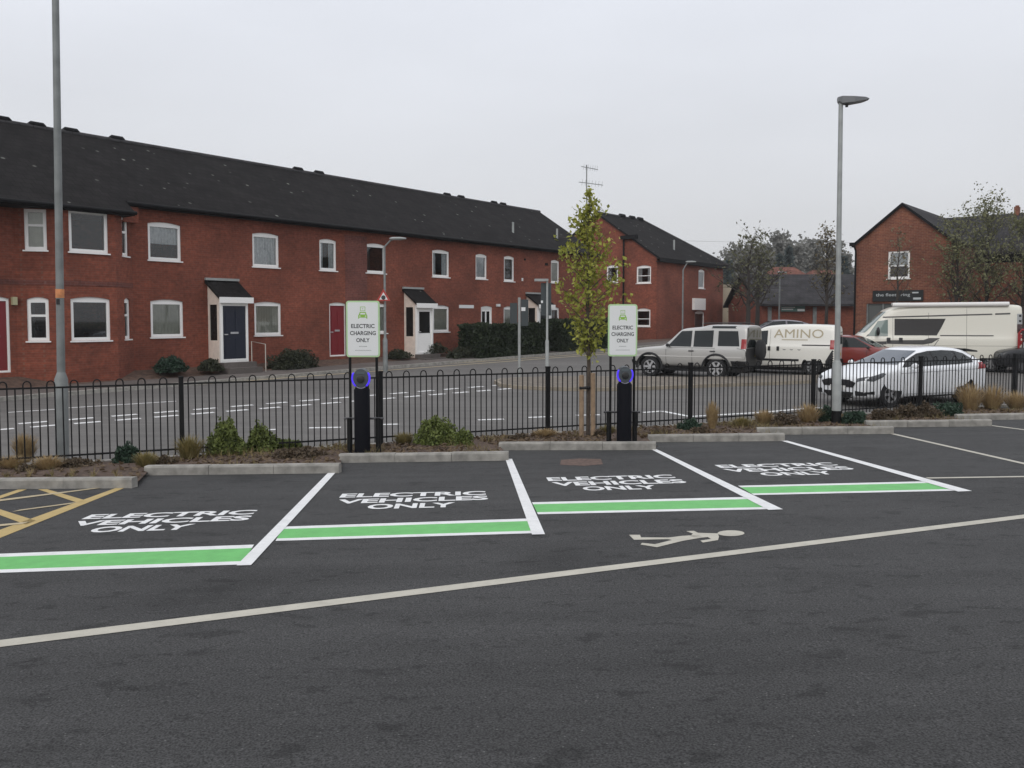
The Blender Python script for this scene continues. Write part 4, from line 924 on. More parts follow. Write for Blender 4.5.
charge_sign(610, 633.5, 608.0, 636.8, 304.2, 356.2, 446.5, 'ELECTRIC CHARGING ONLY sign standing beside the young tree and silver estate car')

# ------------------------------------------------------------------ lamp posts and road signs
def pole_at(u, v, fn=G): return fn(u, v)
p = fence_pt(fence_s(63)); pl = at(62.5, 466, p.y+.55)
t = tag(empty('lamp_post', pl), 'tall grey lamp post with an orange band rising behind the railing', 'lamp post'); ym = pl.y; t.rotation_euler.y = .0125
zk = at(62, 378, ym).z-pl.z; ztop = 8.6
k = MB(); k.tube([(0, 0, -.3), (0, 0, zk-.02), (0, 0, zk+.1)], [.1, .1, .06], 16); k.build('base', GALV_D, t, smooth=True)
k = MB(); k.tube([(0, 0, zk+.08), (0, 0, ztop)], [.062, .05], 14); k.build('pole', GALV_D, t, smooth=True)
zz = at(60, 293.5, ym).z-pl.z; k = MB(); k.tube([(0, 0, zz-.07), (0, 0, zz+.07)], .0655, 14); k.build('warning_band', mat('orange_sticker', (.62, .25, .1), .6, var=.25, scale=14), t, smooth=True)
k = MB(); k.box((0, -.062, zz-.13), (.05, .012, .09)); k.build('number_plate', BLACKP, t)
k = MB(); k.tube([(0, 0, ztop), (.3, -.2, ztop+.05)], .04, 8); k.box((.5, -.35, ztop+.06), (.55, .22, .1), rz=-.6); k.build('lantern', GALV_D, t)
pr = G(836.2, 427.8); pr = at(836.2, 426, pr.y+.35); yr = pr.y
t = tag(empty('lamp_post', pr), 'grey lamp post with a flat lantern and black base beside the white hatchback', 'lamp post'); t.rotation_euler.y = -.0055
zt = at(839.9, 103, yr).z-pr.z; zk = at(836.5, 362, yr).z-pr.z; lx = at(839.9, 103, yr).x-pr.x
k = MB(); k.tube([(0, 0, .3), (0, 0, zk-.03), (0, 0, zk+.05)], [.092, .092, .05], 16); k.build('lower_tube', GALV, t, smooth=True)
k = MB(); k.tube([(0, 0, -.2), (0, 0, .32)], .096, 16); k.build('base', BLACKM, t, smooth=True)
k = MB(); k.tube([(0, 0, zk), (0, 0, zt)], [.058, .044], 14); k.build('pole', GALV, t, smooth=True)
k = MB(); lz = zt+.02
k.add([(x, y, z+lz) for x, wy, zb_, zt_ in ((-.06, .05, -.01, .1), (.0, .1, -.06, .12), (.22, .16, -.05, .1), (.45, .15, -.01, .085), (.55, .08, .03, .07)) for y, z in ((-wy, zb_+.02), (wy, zb_+.02), (wy, zt_-.02), (0, zt_), (-wy, zt_-.02), (0, zb_))],
      [(0, 5, 1, 2, 3, 4), tuple(24+i for i in (4, 3, 2, 1, 5, 0))]+[f for s in range(4) for f in [(s*6+a, s*6+b, s*6+b+6, s*6+a+6) for a, b in ((0, 5), (5, 1), (1, 2), (2, 3), (3, 4), (4, 0))]])
lan = k.build('lantern', mat('lantern_grey', (.16, .165, .17), .4), t)
k = MB(); k.tube([(.12, 0, lz-.1), (.12, 0, lz-.03)], .03, 8); k.build('photocell', BLACKP, lan)
# far street lamps
def far_lamp(u, vb, vt, arm_u, arm_v, y, r, lab, fat=None):
    p = at(u, vb, y); t = tag(empty('street_lamp', p), lab, 'street lamp'); zt = at(u, vt, y).z-p.z; c = at(arm_u, arm_v, y)-p
    k = MB()
    if fat: zf = at(u, fat, y).z-p.z; k.tube([(0, 0, -.4), (0, 0, zf), (0, 0, zf+.1), (0, 0, zt)], [r*1.9, r*1.9, r, r*.8], 10)
    else: k.tube([(0, 0, -.4), (0, 0, zt)], [r, r*.8], 10)
    k.build('pole', GALV_D, t, smooth=True)
    k = MB(); k.tube([(0, 0, zt), (c.x*.35, -.1, zt+(c.z-zt)*.75), (c.x*.6, -.15, c.z)], [r*.7, r*.6, r*.6], 8); k.build('arm', GALV_D, t, smooth=True)
    k = MB(); k.lathe([(.05, -.32), (.12, -.2), (.13, .1), (.06, .32)], lambda x, y_, h: (c.x*.8+h, -.18+x*.8, c.z+y_*.5), 10); k.build('lantern', GALV, t, smooth=True)
    return t, p
far_lamp(385.3, 362, 247, 402, 239, 33.5, .05, 'slim grey street lamp with a raised arm on the terrace pavement', 340)
far_lamp(682.3, 350, 270, 692, 262, 54, .06, 'grey street lamp in front of the far brick house end')
far_lamp(779, 322, 276, 781, 272.5, 56, .055, 'thin grey street lamp in front of the low brick building')
# triangular warning sign on the first street lamp
pt = at(383.5, 297, 33.35); t = tag(empty('warning_sign', pt), 'red edged triangular warning sign fixed to the slim street lamp', 'road sign'); s_ = .27
tri = lambda q: [(-q, -q*.55), (q, -q*.55), (0, q*1.15)]
k = MB(); k.prism(tri(s_), -.012, .012, lambda x, a, y: (x, a, y)); pl_ = k.build('plate', mat('red_sign_border', (.45, .05, .04), .5), t)
k = MB(); k.prism([(x, y-.01) for x, y in tri(s_*.62)], -.016, -.0125, lambda x, a, y: (x, a, y)); k.build('face', SIGNW, pl_)
k = MB(); k.lathe([(.085, -.02), (.085, -.0165)], lambda x, y, h: (x, h, y-.02), 14); k.build('symbol', LETTER, pl_)
# two sign posts on the island and beside it
p = R(519.3, 380.3); t = tag(empty('direction_sign', p), 'back of a dark road sign on a plain grey post on the island', 'road sign')
y = p.y
def lbox(k, p, u0, u1, v0, v1, d0, d1):
    a, b = at(u0, v0, p.y)-p, at(u1, v1, p.y)-p; k.box2((a.x, d0, b.z), (b.x, d1, a.z))
k = MB(); zt = at(519.5, 297.5, y).z-p.z; k.tube([(0, 0, -.1), (0, 0, zt)], .05, 12); k.build('post', GALV, t, smooth=True)
DARKSG = mat('dark_sign_back', (.045, .055, .058), .6)
for a in ((510, 517.3, 303, 323.5), (521, 528.3, 299.5, 326)): k = MB(); lbox(k, p, *a, -.02, .02); k.build('sign_panel', DARKSG, t)
k = MB(); lbox(k, p, 521.3, 525.4, 307.3, 311, -.035, -.021); k.build('label_plate', SIGNW, t)
p = R(547, 384.0); t = tag(empty('illuminated_sign', p), 'back of a tall dark road sign under a small lantern on a stepped post', 'road sign'); y = p.y
zt = at(547.3, 279, y).z-p.z; zf = at(547, 341, y).z-p.z; k = MB(); k.tube([(0, 0, -.1), (0, 0, zf), (0, 0, zf+.06), (0, 0, zt)], [.062, .062, .038, .036], 12); k.build('post', GALV, t, smooth=True)
k = MB(); lbox(k, p, 541, 551.3, 283, 315.5, .05, .08); k.build('sign_panel', DARKSG, t)
k = MB(); lbox(k, p, 534.5, 548.3, 278.8, 281.3, -.08, .08); k.build('lantern', GALV, t)
k = MB(); lbox(k, p, 541, 543, 300.5, 303, .03, .049); k.build('label_plate', SIGNW, t)
# overhead cable
k = MB(); a, b = at(600, 238, 75), at(1060, 236, 75); k.tube([a.lerp(b, i/12)-Vector((0, 0, .5*math.sin(math.pi*i/12))) for i in range(13)], .012, 4); tag(k.build('overhead_cable', mat('grey_cable', (.3, .3, .3), .8)), 'thin overhead cable crossing the sky above the bare trees', 'cable')

# ------------------------------------------------------------------ vegetation
def leaves(points, normals_up=.3, size=.06, rng=RNG, aspect=1.7, cup=True):
    """Leaf cards as one array: diamonds at the points, random facing."""
    P = np.asarray(points, float); n = len(P); sz = size*rng.uniform(.6, 1.35, n)
    d = rng.normal(size=(n, 3)); d[:, 2] += normals_up; d /= np.linalg.norm(d, axis=1)[:, None]
    a = rng.normal(size=(n, 3)); a -= d*(a*d).sum(1)[:, None]; a /= np.linalg.norm(a, axis=1)[:, None]; b = np.cross(d, a)
    a *= sz[:, None]*aspect/2; b *= sz[:, None]/2
    V = np.stack([P-a, P+b+d*sz[:, None]*.12, P+a, P-b+d*sz[:, None]*.12], 1).reshape(-1, 3)
    Fc = np.arange(4*n).reshape(-1, 4); return V, Fc
def mesh_np(name, V, Fc, m, parent=None):
    me = bpy.data.meshes.new(name); me.from_pydata(V.tolist(), [], Fc.tolist()); me.materials.append(m); return link(name, me, parent)
def limb_tree(k, base, h, r0, rng, nlimb=14, zlo=.35, reach=.25, up=.7, twigs=3, lean=(0, 0), split=None):
    """Trunk with limbs and twigs into the mesh builder; returns twig end points."""
    ends = []; pts = []; n = 8
    for i in range(n+1):
        t = i/n; pts.append(Vector(base)+Vector((lean[0]*t+rng.normal()*.012*h*t, lean[1]*t+rng.normal()*.012*h*t, h*t)))
    k.tube(pts, [max(.006, r0*(1-.88*i/n)) for i in range(n+1)], 8)
    for j in range(nlimb):
        t = zlo+(1-zlo)*(j+.5)/nlimb*.96; q = t*n; i = min(n-1, int(q)); p = pts[i].lerp(pts[i+1], q-i)
        an = j*2.4+rng.uniform(-.5, .5); L_ = h*reach*(1.15-t*.75)*rng.uniform(.65, 1.2)
        dirv = Vector((math.cos(an), math.sin(an), up*rng.uniform(.7, 1.5))).normalized(); rr = max(.005, r0*(1-.88*t)*.55)
        lp = [p]; cur = p.copy(); dv = dirv.copy()
        for s in range(4):
            dv = (dv+Vector((rng.normal()*.18, rng.normal()*.18, .08+rng.normal()*.12))).normalized(); cur = cur+dv*L_/4; lp.append(cur.copy())
        k.tube(lp, [rr, rr*.8, rr*.6, rr*.4, rr*.2], 5); ends += lp[2:]
        for q_ in range(twigs):
            s0 = lp[rng.integers(1, 5)]; dv2 = (dirv+Vector(rng.normal(size=3)*.7)).normalized(); l2 = L_*rng.uniform(.25, .55)
            m1 = s0+dv2*l2*.5+Vector((0, 0, l2*.06)); m2 = s0+dv2*l2+Vector((0, 0, l2*.2))
            k.tube([s0, m1, m2], [rr*.4, rr*.28, rr*.12], 4); ends += [m1, m2]
            for _ in range(2):
                dv3 = (dv2+Vector(rng.normal(size=3)*.8)).normalized(); m3 = m1.lerp(m2, rng.random())+dv3*l2*.5; k.tube([m1, m3], [rr*.2, rr*.08], 3); ends.append(m3)
    return ends, pts
# the young tree by the second charging post
rng = np.random.default_rng(11)
pt = G(588, 441); pt = at(588, 437, pt.y+.25); yt = pt.y; sc = yt/F
t = tag(empty('young_tree', pt), 'slim young tree in fresh yellow green leaf between two timber stakes', 'tree')
zt = at(588, 196, yt).z-pt.z
k = MB(); trunk = [Vector((0, 0, -.2)), Vector((.01, 0, zt*.3)), Vector((-.02, 0, zt*.55)), Vector((-.01, 0, zt*.8)), Vector((-.0, 0, zt))]
k.tube(trunk, [.042, .036, .03, .018, .006], 10)
prof = [(196, 581, 593), (206, 577, 596), (215, 574, 600), (226, 571, 603), (240, 567, 603), (252, 564, 607), (266, 562, 616), (280, 562, 622), (293, 561, 632), (305, 561, 626), (318, 565, 613), (330, 568, 608), (340, 574, 600), (346, 580, 596)]
LV = []
for i in range(46):
    v = 344-(344-202)*(i/46)**.95+rng.uniform(-3, 3)
    lo = np.interp(v, [a[0] for a in prof], [a[1] for a in prof]); hi = np.interp(v, [a[0] for a in prof], [a[2] for a in prof])
    z = at(588, v, yt).z-pt.z; xl, xh = (lo-588)*sc, (hi-588)*sc; an = i*2.4+rng.uniform(-.4, .4)
    ex = (xh if math.cos(an) > 0 else -xl)*abs(math.cos(an))*np.sign(math.cos(an))*rng.uniform(.8, 1.3); ey = (.5 if math.sin(an) > 0 else .28)*(xh-xl)*math.sin(an)*rng.uniform(.7, 1.05)
    z0 = max(zt*.3, z-.45*abs(ex)-.22); st = Vector((0, 0, z0)); en = Vector((ex, ey, z+.05)); m1 = st.lerp(en, .5)+Vector((0, 0, .02))
    k.tube([st, m1, en], [.012, .008, .003], 5)
    for q in range(12):
        c = st.lerp(en, rng.uniform(.18, 1.05)); m = rng.integers(2, 7)
        tw = c+Vector(rng.normal(size=3)*.07); k.tube([c, tw], [.004, .002], 3)
        LV.append(np.array(tw)[None]+rng.normal(size=(m, 3))*np.array([.05, .05, .055]))
for i in range(26):
    z = zt*(.62+.4*rng.random()); LV.append(np.array([[0, 0, z]])+rng.normal(size=(6, 3))*np.array([.05, .05, .06]))
k.build('trunk', BARK, t, smooth=True)
V, Fc = leaves(np.concatenate(LV), .4, .054, rng); mesh_np('crown', V, Fc, leaf_mat('young_leaf', (.17, .195, .032), (.48, .47, .10), 6.0), t)
# two stakes, each a thing
for u, v0, v1, lb in ((581.5, 375, 441, 'tan timber stake just left of the young tree trunk'), (593.0, 373, 440, 'tan timber stake just right of the young tree trunk')):
    a, b = at(u, v0, yt-.12), at(u, v1+1, yt-.12); k = MB(); k.tube([b-Vector((0, 0, .1)), a], .045, 10); tag(k.build('timber_stake', TIMBER, smooth=True), lb, 'tree stake', 'stakes of the young tree')
k = MB(); a, b = at(580, 388, yt-.17), at(590.5, 387.7, yt-.05); k.tube([a, b], .028, 8); tag(k.build('tree_tie', BLACKP), 'black rubber tie holding the young tree to its stake', 'tree tie')

def tree(name, u, vbase, vtop, y, reach, nlimb, seed, nleaf, lsize, leafm, bark, label, r0=.12, zlo=.3, up=.8, twigs=4, spread=.25, group=None, cat='tree'):
    rng = np.random.default_rng(seed); p = at(u, vbase, y); h = at(u, vtop, y).z-p.z; t = tag(empty(name, p), label, cat, group)
    k = MB(); ends, pts = limb_tree(k, (0, 0, -.2), h, r0, rng, nlimb, zlo, reach, up, twigs); k.build('trunk', bark, t, smooth=True)
    E = np.array([tuple(e) for e in ends]); ix = rng.integers(0, len(E), nleaf); P = E[ix]+rng.normal(size=(nleaf, 3))*spread
    V, Fc = leaves(P, .3, lsize, rng); mesh_np('crown', V, Fc, leafm, t); return t
OLIVE = leaf_mat('olive_bud_leaf', (.08, .085, .05), (.18, .175, .10), 2.0)
GREYB = leaf_mat('hazed_grey_twig', (.17, .17, .155), (.27, .265, .24), .8)  # twig colour lightened to stand in for distance haze
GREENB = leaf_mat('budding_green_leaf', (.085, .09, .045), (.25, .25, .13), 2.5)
CONIF = leaf_mat('dark_conifer_leaf', (.06, .08, .08), (.11, .135, .13), .6)  # pale blue-grey carries the distance haze in the leaf colour
BROWNB = leaf_mat('brown_bud_leaf', (.10, .085, .05), (.21, .18, .11), 1.5)
tree('budding_tree', 748, 335, 241, 50, .44, 22, 21, 800, .11, OLIVE, BARK_D, 'dark spreading tree just coming into bud beyond the silver estate car', r0=.17, zlo=.28, up=.75, twigs=7, spread=.12)
tree('budding_tree', 757, 333, 246, 54, .40, 16, 22, 300, .11, OLIVE, BARK_D, 'second dark bare tree leaning behind the spreading tree', r0=.17, zlo=.3, up=.9, twigs=7, spread=.12)
tree('budding_tree', 826, 328, 232, 52, .27, 24, 23, 600, .11, BROWNB, BARK_D, 'upright olive brown tree just left of the lamp post with the black base', r0=.12, zlo=.22, up=1.5, twigs=7, spread=.12)
tree('bare_tree', 896, 330, 232, 37, .24, 12, 24, 260, .07, BROWNB, BARK_D, 'small bare tree in front of the brick shop window', r0=.075, zlo=.35, up=1.1, twigs=3, spread=.1)
for i, (u, vt, n_, sd, lb) in enumerate(((955, 222, 1900, 31, 'budding tree hiding the corner of the brick shop'), (985, 203, 2400, 32, 'tallest budding tree above the white campervan roof'), (1022, 216, 1900, 33, 'budding tree at the end of the row above the campervan tail'))):
    tree('budding_tree', u, 335, vt, 37.5+i*.6, (.33), 26, sd, n_, .072, GREENB, BARK_D, lb, r0=.09, zlo=.2, up=1.0, twigs=7, spread=.13, group='budding trees behind the campervan')
# far trees on the rise
def far_tree(u, vb, vt, hw, y, m, seed, label, conifer=False, n_=2500, sz=.5):
    rng = np.random.default_rng(seed); p = at(u, vb, y); h = at(u, vt, y).z-p.z; w_ = hw*y/F
    t = tag(empty('conifer' if conifer else 'distant_tree', p), label, 'tree', None if conifer else 'distant trees on the skyline')
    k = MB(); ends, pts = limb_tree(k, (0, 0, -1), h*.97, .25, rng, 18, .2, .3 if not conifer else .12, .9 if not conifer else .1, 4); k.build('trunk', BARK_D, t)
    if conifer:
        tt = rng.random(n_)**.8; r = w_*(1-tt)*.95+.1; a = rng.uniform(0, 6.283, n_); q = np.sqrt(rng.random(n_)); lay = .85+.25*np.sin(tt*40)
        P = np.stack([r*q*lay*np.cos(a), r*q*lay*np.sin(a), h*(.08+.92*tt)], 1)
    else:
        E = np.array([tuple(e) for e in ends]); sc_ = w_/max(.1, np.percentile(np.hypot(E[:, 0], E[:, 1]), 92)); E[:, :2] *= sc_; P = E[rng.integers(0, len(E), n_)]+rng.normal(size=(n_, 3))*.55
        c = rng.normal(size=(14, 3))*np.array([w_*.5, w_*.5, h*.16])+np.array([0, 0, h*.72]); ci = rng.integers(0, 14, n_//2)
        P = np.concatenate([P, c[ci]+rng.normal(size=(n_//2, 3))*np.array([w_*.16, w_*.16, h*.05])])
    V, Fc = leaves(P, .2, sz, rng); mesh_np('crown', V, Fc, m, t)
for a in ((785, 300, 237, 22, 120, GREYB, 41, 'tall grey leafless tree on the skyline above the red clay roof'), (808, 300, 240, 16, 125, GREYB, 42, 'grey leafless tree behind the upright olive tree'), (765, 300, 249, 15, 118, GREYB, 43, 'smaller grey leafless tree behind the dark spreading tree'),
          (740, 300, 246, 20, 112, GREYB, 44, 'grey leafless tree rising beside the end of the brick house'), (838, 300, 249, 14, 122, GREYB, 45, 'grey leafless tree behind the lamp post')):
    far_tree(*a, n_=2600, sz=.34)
far_tree(788, 305, 249, 9, 108, CONIF, 46, 'dark pointed conifer above the red clay roof', True, 2200, .5)
far_tree(779, 305, 256, 7, 107, CONIF, 47, 'lower dark conifer left of the pointed one', True, 1600, .5)
far_tree(843, 305, 258, 9, 106, CONIF, 48, 'dark conifer between the lamp post and the brick shop', True, 1800, .5)
far_tree(728, 305, 262, 10, 100, CONIF, 49, 'dark conifer against the end of the brick house', True, 1800, .5)

# hedges and bushes
HEDGE = leaf_mat('dark_hedge_leaf', (.015, .025, .013), (.046, .062, .030), 4.0)
BUSHD = leaf_mat('dark_bush_leaf', (.030, .036, .022), (.075, .080, .048), 3.0)
BUSHG = leaf_mat('green_bush_leaf', (.060, .085, .022), (.22, .26, .075), 6.0)
BUSHB = leaf_mat('brown_bush_leaf', (.065, .045, .030), (.15, .115, .075), 8.0)
BUSHT = leaf_mat('blue_green_bush_leaf', (.022, .045, .030), (.06, .10, .065), 8.0)
def hedge(s0, s1, d0, d1, z0, z1, seed, label, n_=14000):
    rng = np.random.default_rng(seed); c = BO+BE*(s0+s1)/2+BI*(d0+d1)/2; o = Vector((c.x, c.y, z0))
    t = np.stack([rng.uniform(-1, 1, n_), rng.uniform(-1, 1, n_), rng.uniform(-1, 1, n_)], 1)
    ax = rng.integers(0, 3, n_); sg = np.where(rng.random(n_) < .5, -1, 1); t[np.arange(n_), ax] = sg*rng.uniform(.82, 1.0, n_)
    t *= np.array([1, 1, 1]); ws = np.array([(s1-s0)/2, (d1-d0)/2, (z1-z0)/2]); q = t*ws
    bump = np.array([noise.noise(Vector(x*1.6)) for x in q]); q *= (1+.10*bump)[:, None]; q[:, 2] += ws[2]+.12*bump
    P = q[:, :1]*np.array([BE[:]])+q[:, 1:2]*np.array([BI[:]]); P[:, 2] = q[:, 2]
    V, Fc = leaves(P, .2, .11, rng)
    core = MB(); core.box((0, 0, ws[2]*.95), (ws[0]*1.84, ws[1]*1.7, ws[2]*1.84), rz=BROT); nv = len(V); V = np.concatenate([V, np.array(core.v)]); Fl = Fc.tolist()+[tuple(i+nv for i in f) for f in core.f]
    me = bpy.data.meshes.new('hedge'); me.from_pydata(V.tolist(), [], Fl); me.materials.append(HEDGE); ob = link('hedge', me); ob.location = o; tag(ob, label, 'hedge')
def fs_px(u, v, d): f = Face(0, d); return f.px(u, v)
h0, h1 = fs_px(481, 345, -2.4)[0], fs_px(551, 340, -2.4)[0]
hedge(h0, h1, -2.4, -1.0, fs_px(500, 357, -2.4)[1], fs_px(500, 325, -2.4)[1], 51, 'long dark clipped hedge below the white street name plate', 16000)
h0, h1 = fs_px(563, 340, -2.4)[0], fs_px(634, 335, -2.4)[0]
hedge(h0, h1, -2.4, -1.0, fs_px(590, 352, -2.4)[1], fs_px(590, 320, -2.4)[1], 52, 'second dark hedge behind the young tree', 12000)
def bush(p, rx, ry, rz, n_, sz, m, label, seed, name='bush', group=None, cat='bush', aspect=1.7, up=.3):
    rng = np.random.default_rng(seed); d = rng.normal(size=(n_, 3)); d /= np.linalg.norm(d, axis=1)[:, None]; d[:, 2] = np.abs(d[:, 2])
    r = rng.uniform(.35, 1.0, n_)**.6; q = d*r[:, None]
    b = np.array([noise.noise(Vector(x*2.2)+Vector((seed, 0, 0))) for x in q]); q *= (1+.45*b)[:, None]
    P = q*np.array([rx, ry, rz]); V, Fc = leaves(P, up, sz, rng, aspect)
    k = MB()
    for i in range(16):
        e = q[i]*np.array([rx, ry, rz])*.9; k.tube([(e[0]*.1, e[1]*.1, -.05), (e[0]*.5, e[1]*.5, e[2]*.6), tuple(e)], [.008, .006, .002], 4)
    nv = len(V); V = np.concatenate([V, np.array(k.v)]); Fl = Fc.tolist()+[tuple(i+nv for i in f) for f in k.f]
    me = bpy.data.meshes.new(name); me.from_pydata(V.tolist(), [], Fl); me.materials.append(m); ob = link(name, me); ob.location = p; tag(ob, label, cat, group); return ob
def wall_bush(u0, u1, v0, v1, d, m, label, seed, n_=2600):
    f = Face(0, d); um = (u0+u1)/2; s, z0 = f.px(um, v1); z1 = f.px(um, v0)[1]; w_ = abs(f.px(u1, v1)[0]-f.px(u0, v1)[0])/2
    o = bush(BO+BE*s+BI*d+Vector((0, 0, z0-.05)), w_*.92, .45, (z1-z0)*.92, int(n_*1.6), .055, m, label, seed); o.rotation_euler.z = BROT
wall_bush(155, 186, 354, 370, -.7, BUSHT, 'rounded dark green bush under the window right of the bay', 61)
wall_bush(268, 319, 347, 367.5, -.9, BUSHD, 'wide dull brown bush beside the handrail', 62, 4200)
wall_bush(201, 222, 357, 369, -1.0, BUSHD, 'small bush at the foot of the nearest porch', 63, 1400)
wall_bush(448, 487, 345, 356.5, -1.6, BUSHD, 'low spreading bush in front of the long hedge', 64, 2600)
wall_bush(388, 410, 348, 357, -.7, BUSHD, 'small green weeds left of the white porch', 65, 900)
wall_bush(420, 448, 340, 352, -.6, BUSHD, 'thin dark shrub under the window beside the white porch', 66, 900)
wall_bush(556, 566, 332, 347, -.7, BUSHD, 'small dark shrub between the two hedges', 67, 900)
# planting in the bed
def bed_pt(u, v): p = G(u, v); p.z += .05; return p
def tuft(u, v, hw, hp, seed, label, m, n_=420):
    hw *= 1.3; hp *= 1.15
    p = bed_pt(u, v); sc_ = p.y/F; w_, h = hw*sc_, hp*sc_; rng = np.random.default_rng(seed); k = MB()
    for i in range(n_):
        a = rng.uniform(0, 6.283); r = w_*rng.random()**.6; hh = h*rng.uniform(.55, 1.08); b = Vector((.25*r*math.cos(a), .25*r*math.sin(a), -.02)); e = Vector((r*math.cos(a)*1.1, r*math.sin(a)*1.1, hh*(1-.25*(r/w_)**2)))
        md = b.lerp(e, .55)+Vector((0, 0, hh*.16)); sd = Vector((-math.sin(a), math.cos(a), 0))*rng.uniform(.004, .009)
        k.add([b-sd, b+sd, md+sd*.8, md-sd*.8, e], [(0, 1, 2, 3), (3, 2, 4)])
    o = k.build('grass_tuft', m, fix=False); o.location = p; tag(o, label, 'grass tuft', 'ornamental grasses along the railing'); return o
TAN = leaf_mat('straw_grass', (.25, .17, .085), (.48, .36, .19), 9.0)
TANG = leaf_mat('green_straw_grass', (.14, .125, .045), (.33, .26, .11), 9.0)
for a in ((25, 464, 13, 26, 71, 'tall straw coloured grass tuft against the railing left of the tall lamp post', TAN), (10, 472, 18, 12, 81, 'flattened dry grass clump at the kerb by the yellow hatching', TAN), (48, 474, 15, 14, 82, 'reddish dry clump at the foot of the tall lamp post', TAN),
          (146, 472, 12, 16, 72, 'low straw grass tuft beside the dark green shrub', TANG), (190, 462, 16, 22, 73, 'round straw grass tuft at the kerb near the second railing post', TANG),
          (404, 448, 11, 12, 74, 'small straw grass tuft right of the first charging post', TANG), (712, 432, 7, 26, 75, 'narrow upright straw grass below the silver estate car', TAN), (764, 427, 11, 14, 76, 'straw grass tuft under the white lane line', TAN),
          (808, 426, 14, 19, 77, 'straw grass tuft just left of the lamp post with the black base', TAN), (970, 413, 15, 27, 78, 'large straw grass tuft by the rear wheel of the white hatchback', TAN), (992, 412, 15, 24, 79, 'straw grass tuft beside the large one behind the hatchback', TAN), (1016, 411, 14, 17, 80, 'last straw grass tuft at the end of the railing', TAN),
          (545, 440, 14, 8, 83, 'flat dry clump by the railing post left of the stakes', TAN), (608, 437, 8, 9, 84, 'dry clump beside the second charging post', TANG), (742, 430, 10, 10, 85, 'low dry clump between two straw tufts', TANG)): tuft(*a)
def bedbush(u, v, hw, hp, seed, m, label, n_=900, sz=.034):
    n_ = int(n_*2.8); hp *= 1.12; hw *= 1.15
    p = bed_pt(u, v); s = p.y/F; bush(p-Vector((0, 0, .03)), hw*s, hw*s*.8, hp*s, n_, sz, m, label, seed, 'shrub', 'shrubs in the planting bed', 'shrub')
for a in ((126, 466, 11, 18, 91, BUSHT, 'small dark green shrub left of the second railing post', 700), (226, 458, 17, 32, 92, BUSHG, 'taller fresh green shrub in the bed left of the first charging post', 1500), (262, 455, 14, 26, 93, BUSHG, 'second fresh green shrub with a white scrap at its foot', 1200),
          (300, 461, 24, 11, 94, BUSHB, 'low brownish ground plant below the first charging post', 900), (75, 470, 20, 9, 95, BUSHB, 'low brown plant at the foot of the railing beside the hatching', 700), (437, 448, 20, 27, 96, BUSHG, 'bushy green shrub right of the first charging post', 1900), (462, 449, 10, 16, 97, BUSHG, 'small green shrub beside the bushy one', 700),
          (690, 433, 11, 11, 98, BUSHT, 'grey green shrub below the silver estate car', 600), (785, 428, 13, 12, 99, BUSHB, 'brown shrub between two straw tufts', 600), (826, 425, 8, 17, 100, BUSHT, 'dark shrub touching the lamp post with the black base', 600), (854, 426, 12, 12, 101, BUSHT, 'green shrub right of the black lamp base', 800),
          (884, 423, 13, 11, 102, BUSHB, 'brown shrub below the front wheel of the white hatchback', 800), (906, 421, 13, 13, 103, BUSHB, 'brown shrub under the door of the white hatchback', 800), (928, 420, 12, 14, 104, BUSHB, 'brown shrub under the rear door of the white hatchback', 800), (948, 418, 14, 14, 105, BUSHT, 'green shrub before the large straw tuft', 900),
          (285, 452, 18, 10, 108, BUSHG, 'low green ground plant under the second green shrub', 700), (36, 474, 16, 8, 109, BUSHB, 'low brown ground plant at the kerb by the yellow hatching', 500), (165, 468, 9, 9, 110, BUSHB, 'low brown plant between two straw tufts left of the green shrubs', 400), (700, 436, 9, 7, 111, BUSHB, 'low brown plant beside the narrow upright grass', 350), (660, 437, 12, 5, 112, BUSHB, 'low brown plant right of the second charging post', 350), (520, 442, 12, 6, 113, BUSHB, 'low brown plant right of the small green shrub', 350), (545, 438, 10, 7, 106, BUSHB, 'low brown plant at the railing left of the stakes', 350), (600, 440, 8, 7, 107, BUSHB, 'low brown plant between the stake and the second charging post', 350)):
    bedbush(*a[:4], *a[4:7], n_=a[7])
# fallen leaves and dead stems over the bed
rng = np.random.default_rng(200); LP = []
for i in range(5200):
    r_ = rows_bed[rng.integers(0, len(rows_bed)-1)]; q = rng.random()*6; j = int(q); a_, b_ = Vector(r_[j]), Vector(r_[j+1]); c_ = a_.lerp(b_, q-j)+Vector((rng.normal()*.06, rng.normal()*.06, .012)); LP.append(tuple(c_))
V, Fc = leaves(np.array(LP), 2.0, .05, rng, 2.2); tag(mesh_np('fallen_leaves', V, Fc, leaf_mat('dead_leaf', (.075, .05, .033), (.21, .15, .09), 14.0)), 'scatter of dead brown leaves over the planting bed', kind='stuff')
# short dry grass in patches along the bed
k = MB(); rg = random.Random(5)
for i in range(9000):
    r_ = rows_bed[rg.randrange(len(rows_bed)-1)]; q = rg.random()*5.9; j = int(q); c_ = Vector(r_[j]).lerp(Vector(r_[j+1]), q-j)
    if noise.noise(Vector((c_.x*.9, c_.y*.9, 7))) < .08: continue
    hh = rg.uniform(.05, .17); an = rg.uniform(0, 6.28); sd = Vector((math.cos(an), math.sin(an), 0))*.006; tip = c_+Vector((rg.gauss(0, .05), rg.gauss(0, .05), hh))
    k.add([c_-sd, c_+sd, tip], [(0, 1, 2)])
tag(k.build('dry_grass', leaf_mat('short_dry_grass', (.10, .10, .035), (.33, .25, .12), 3.0), fix=False), 'short dry grass growing in patches in the planting bed', kind='stuff')
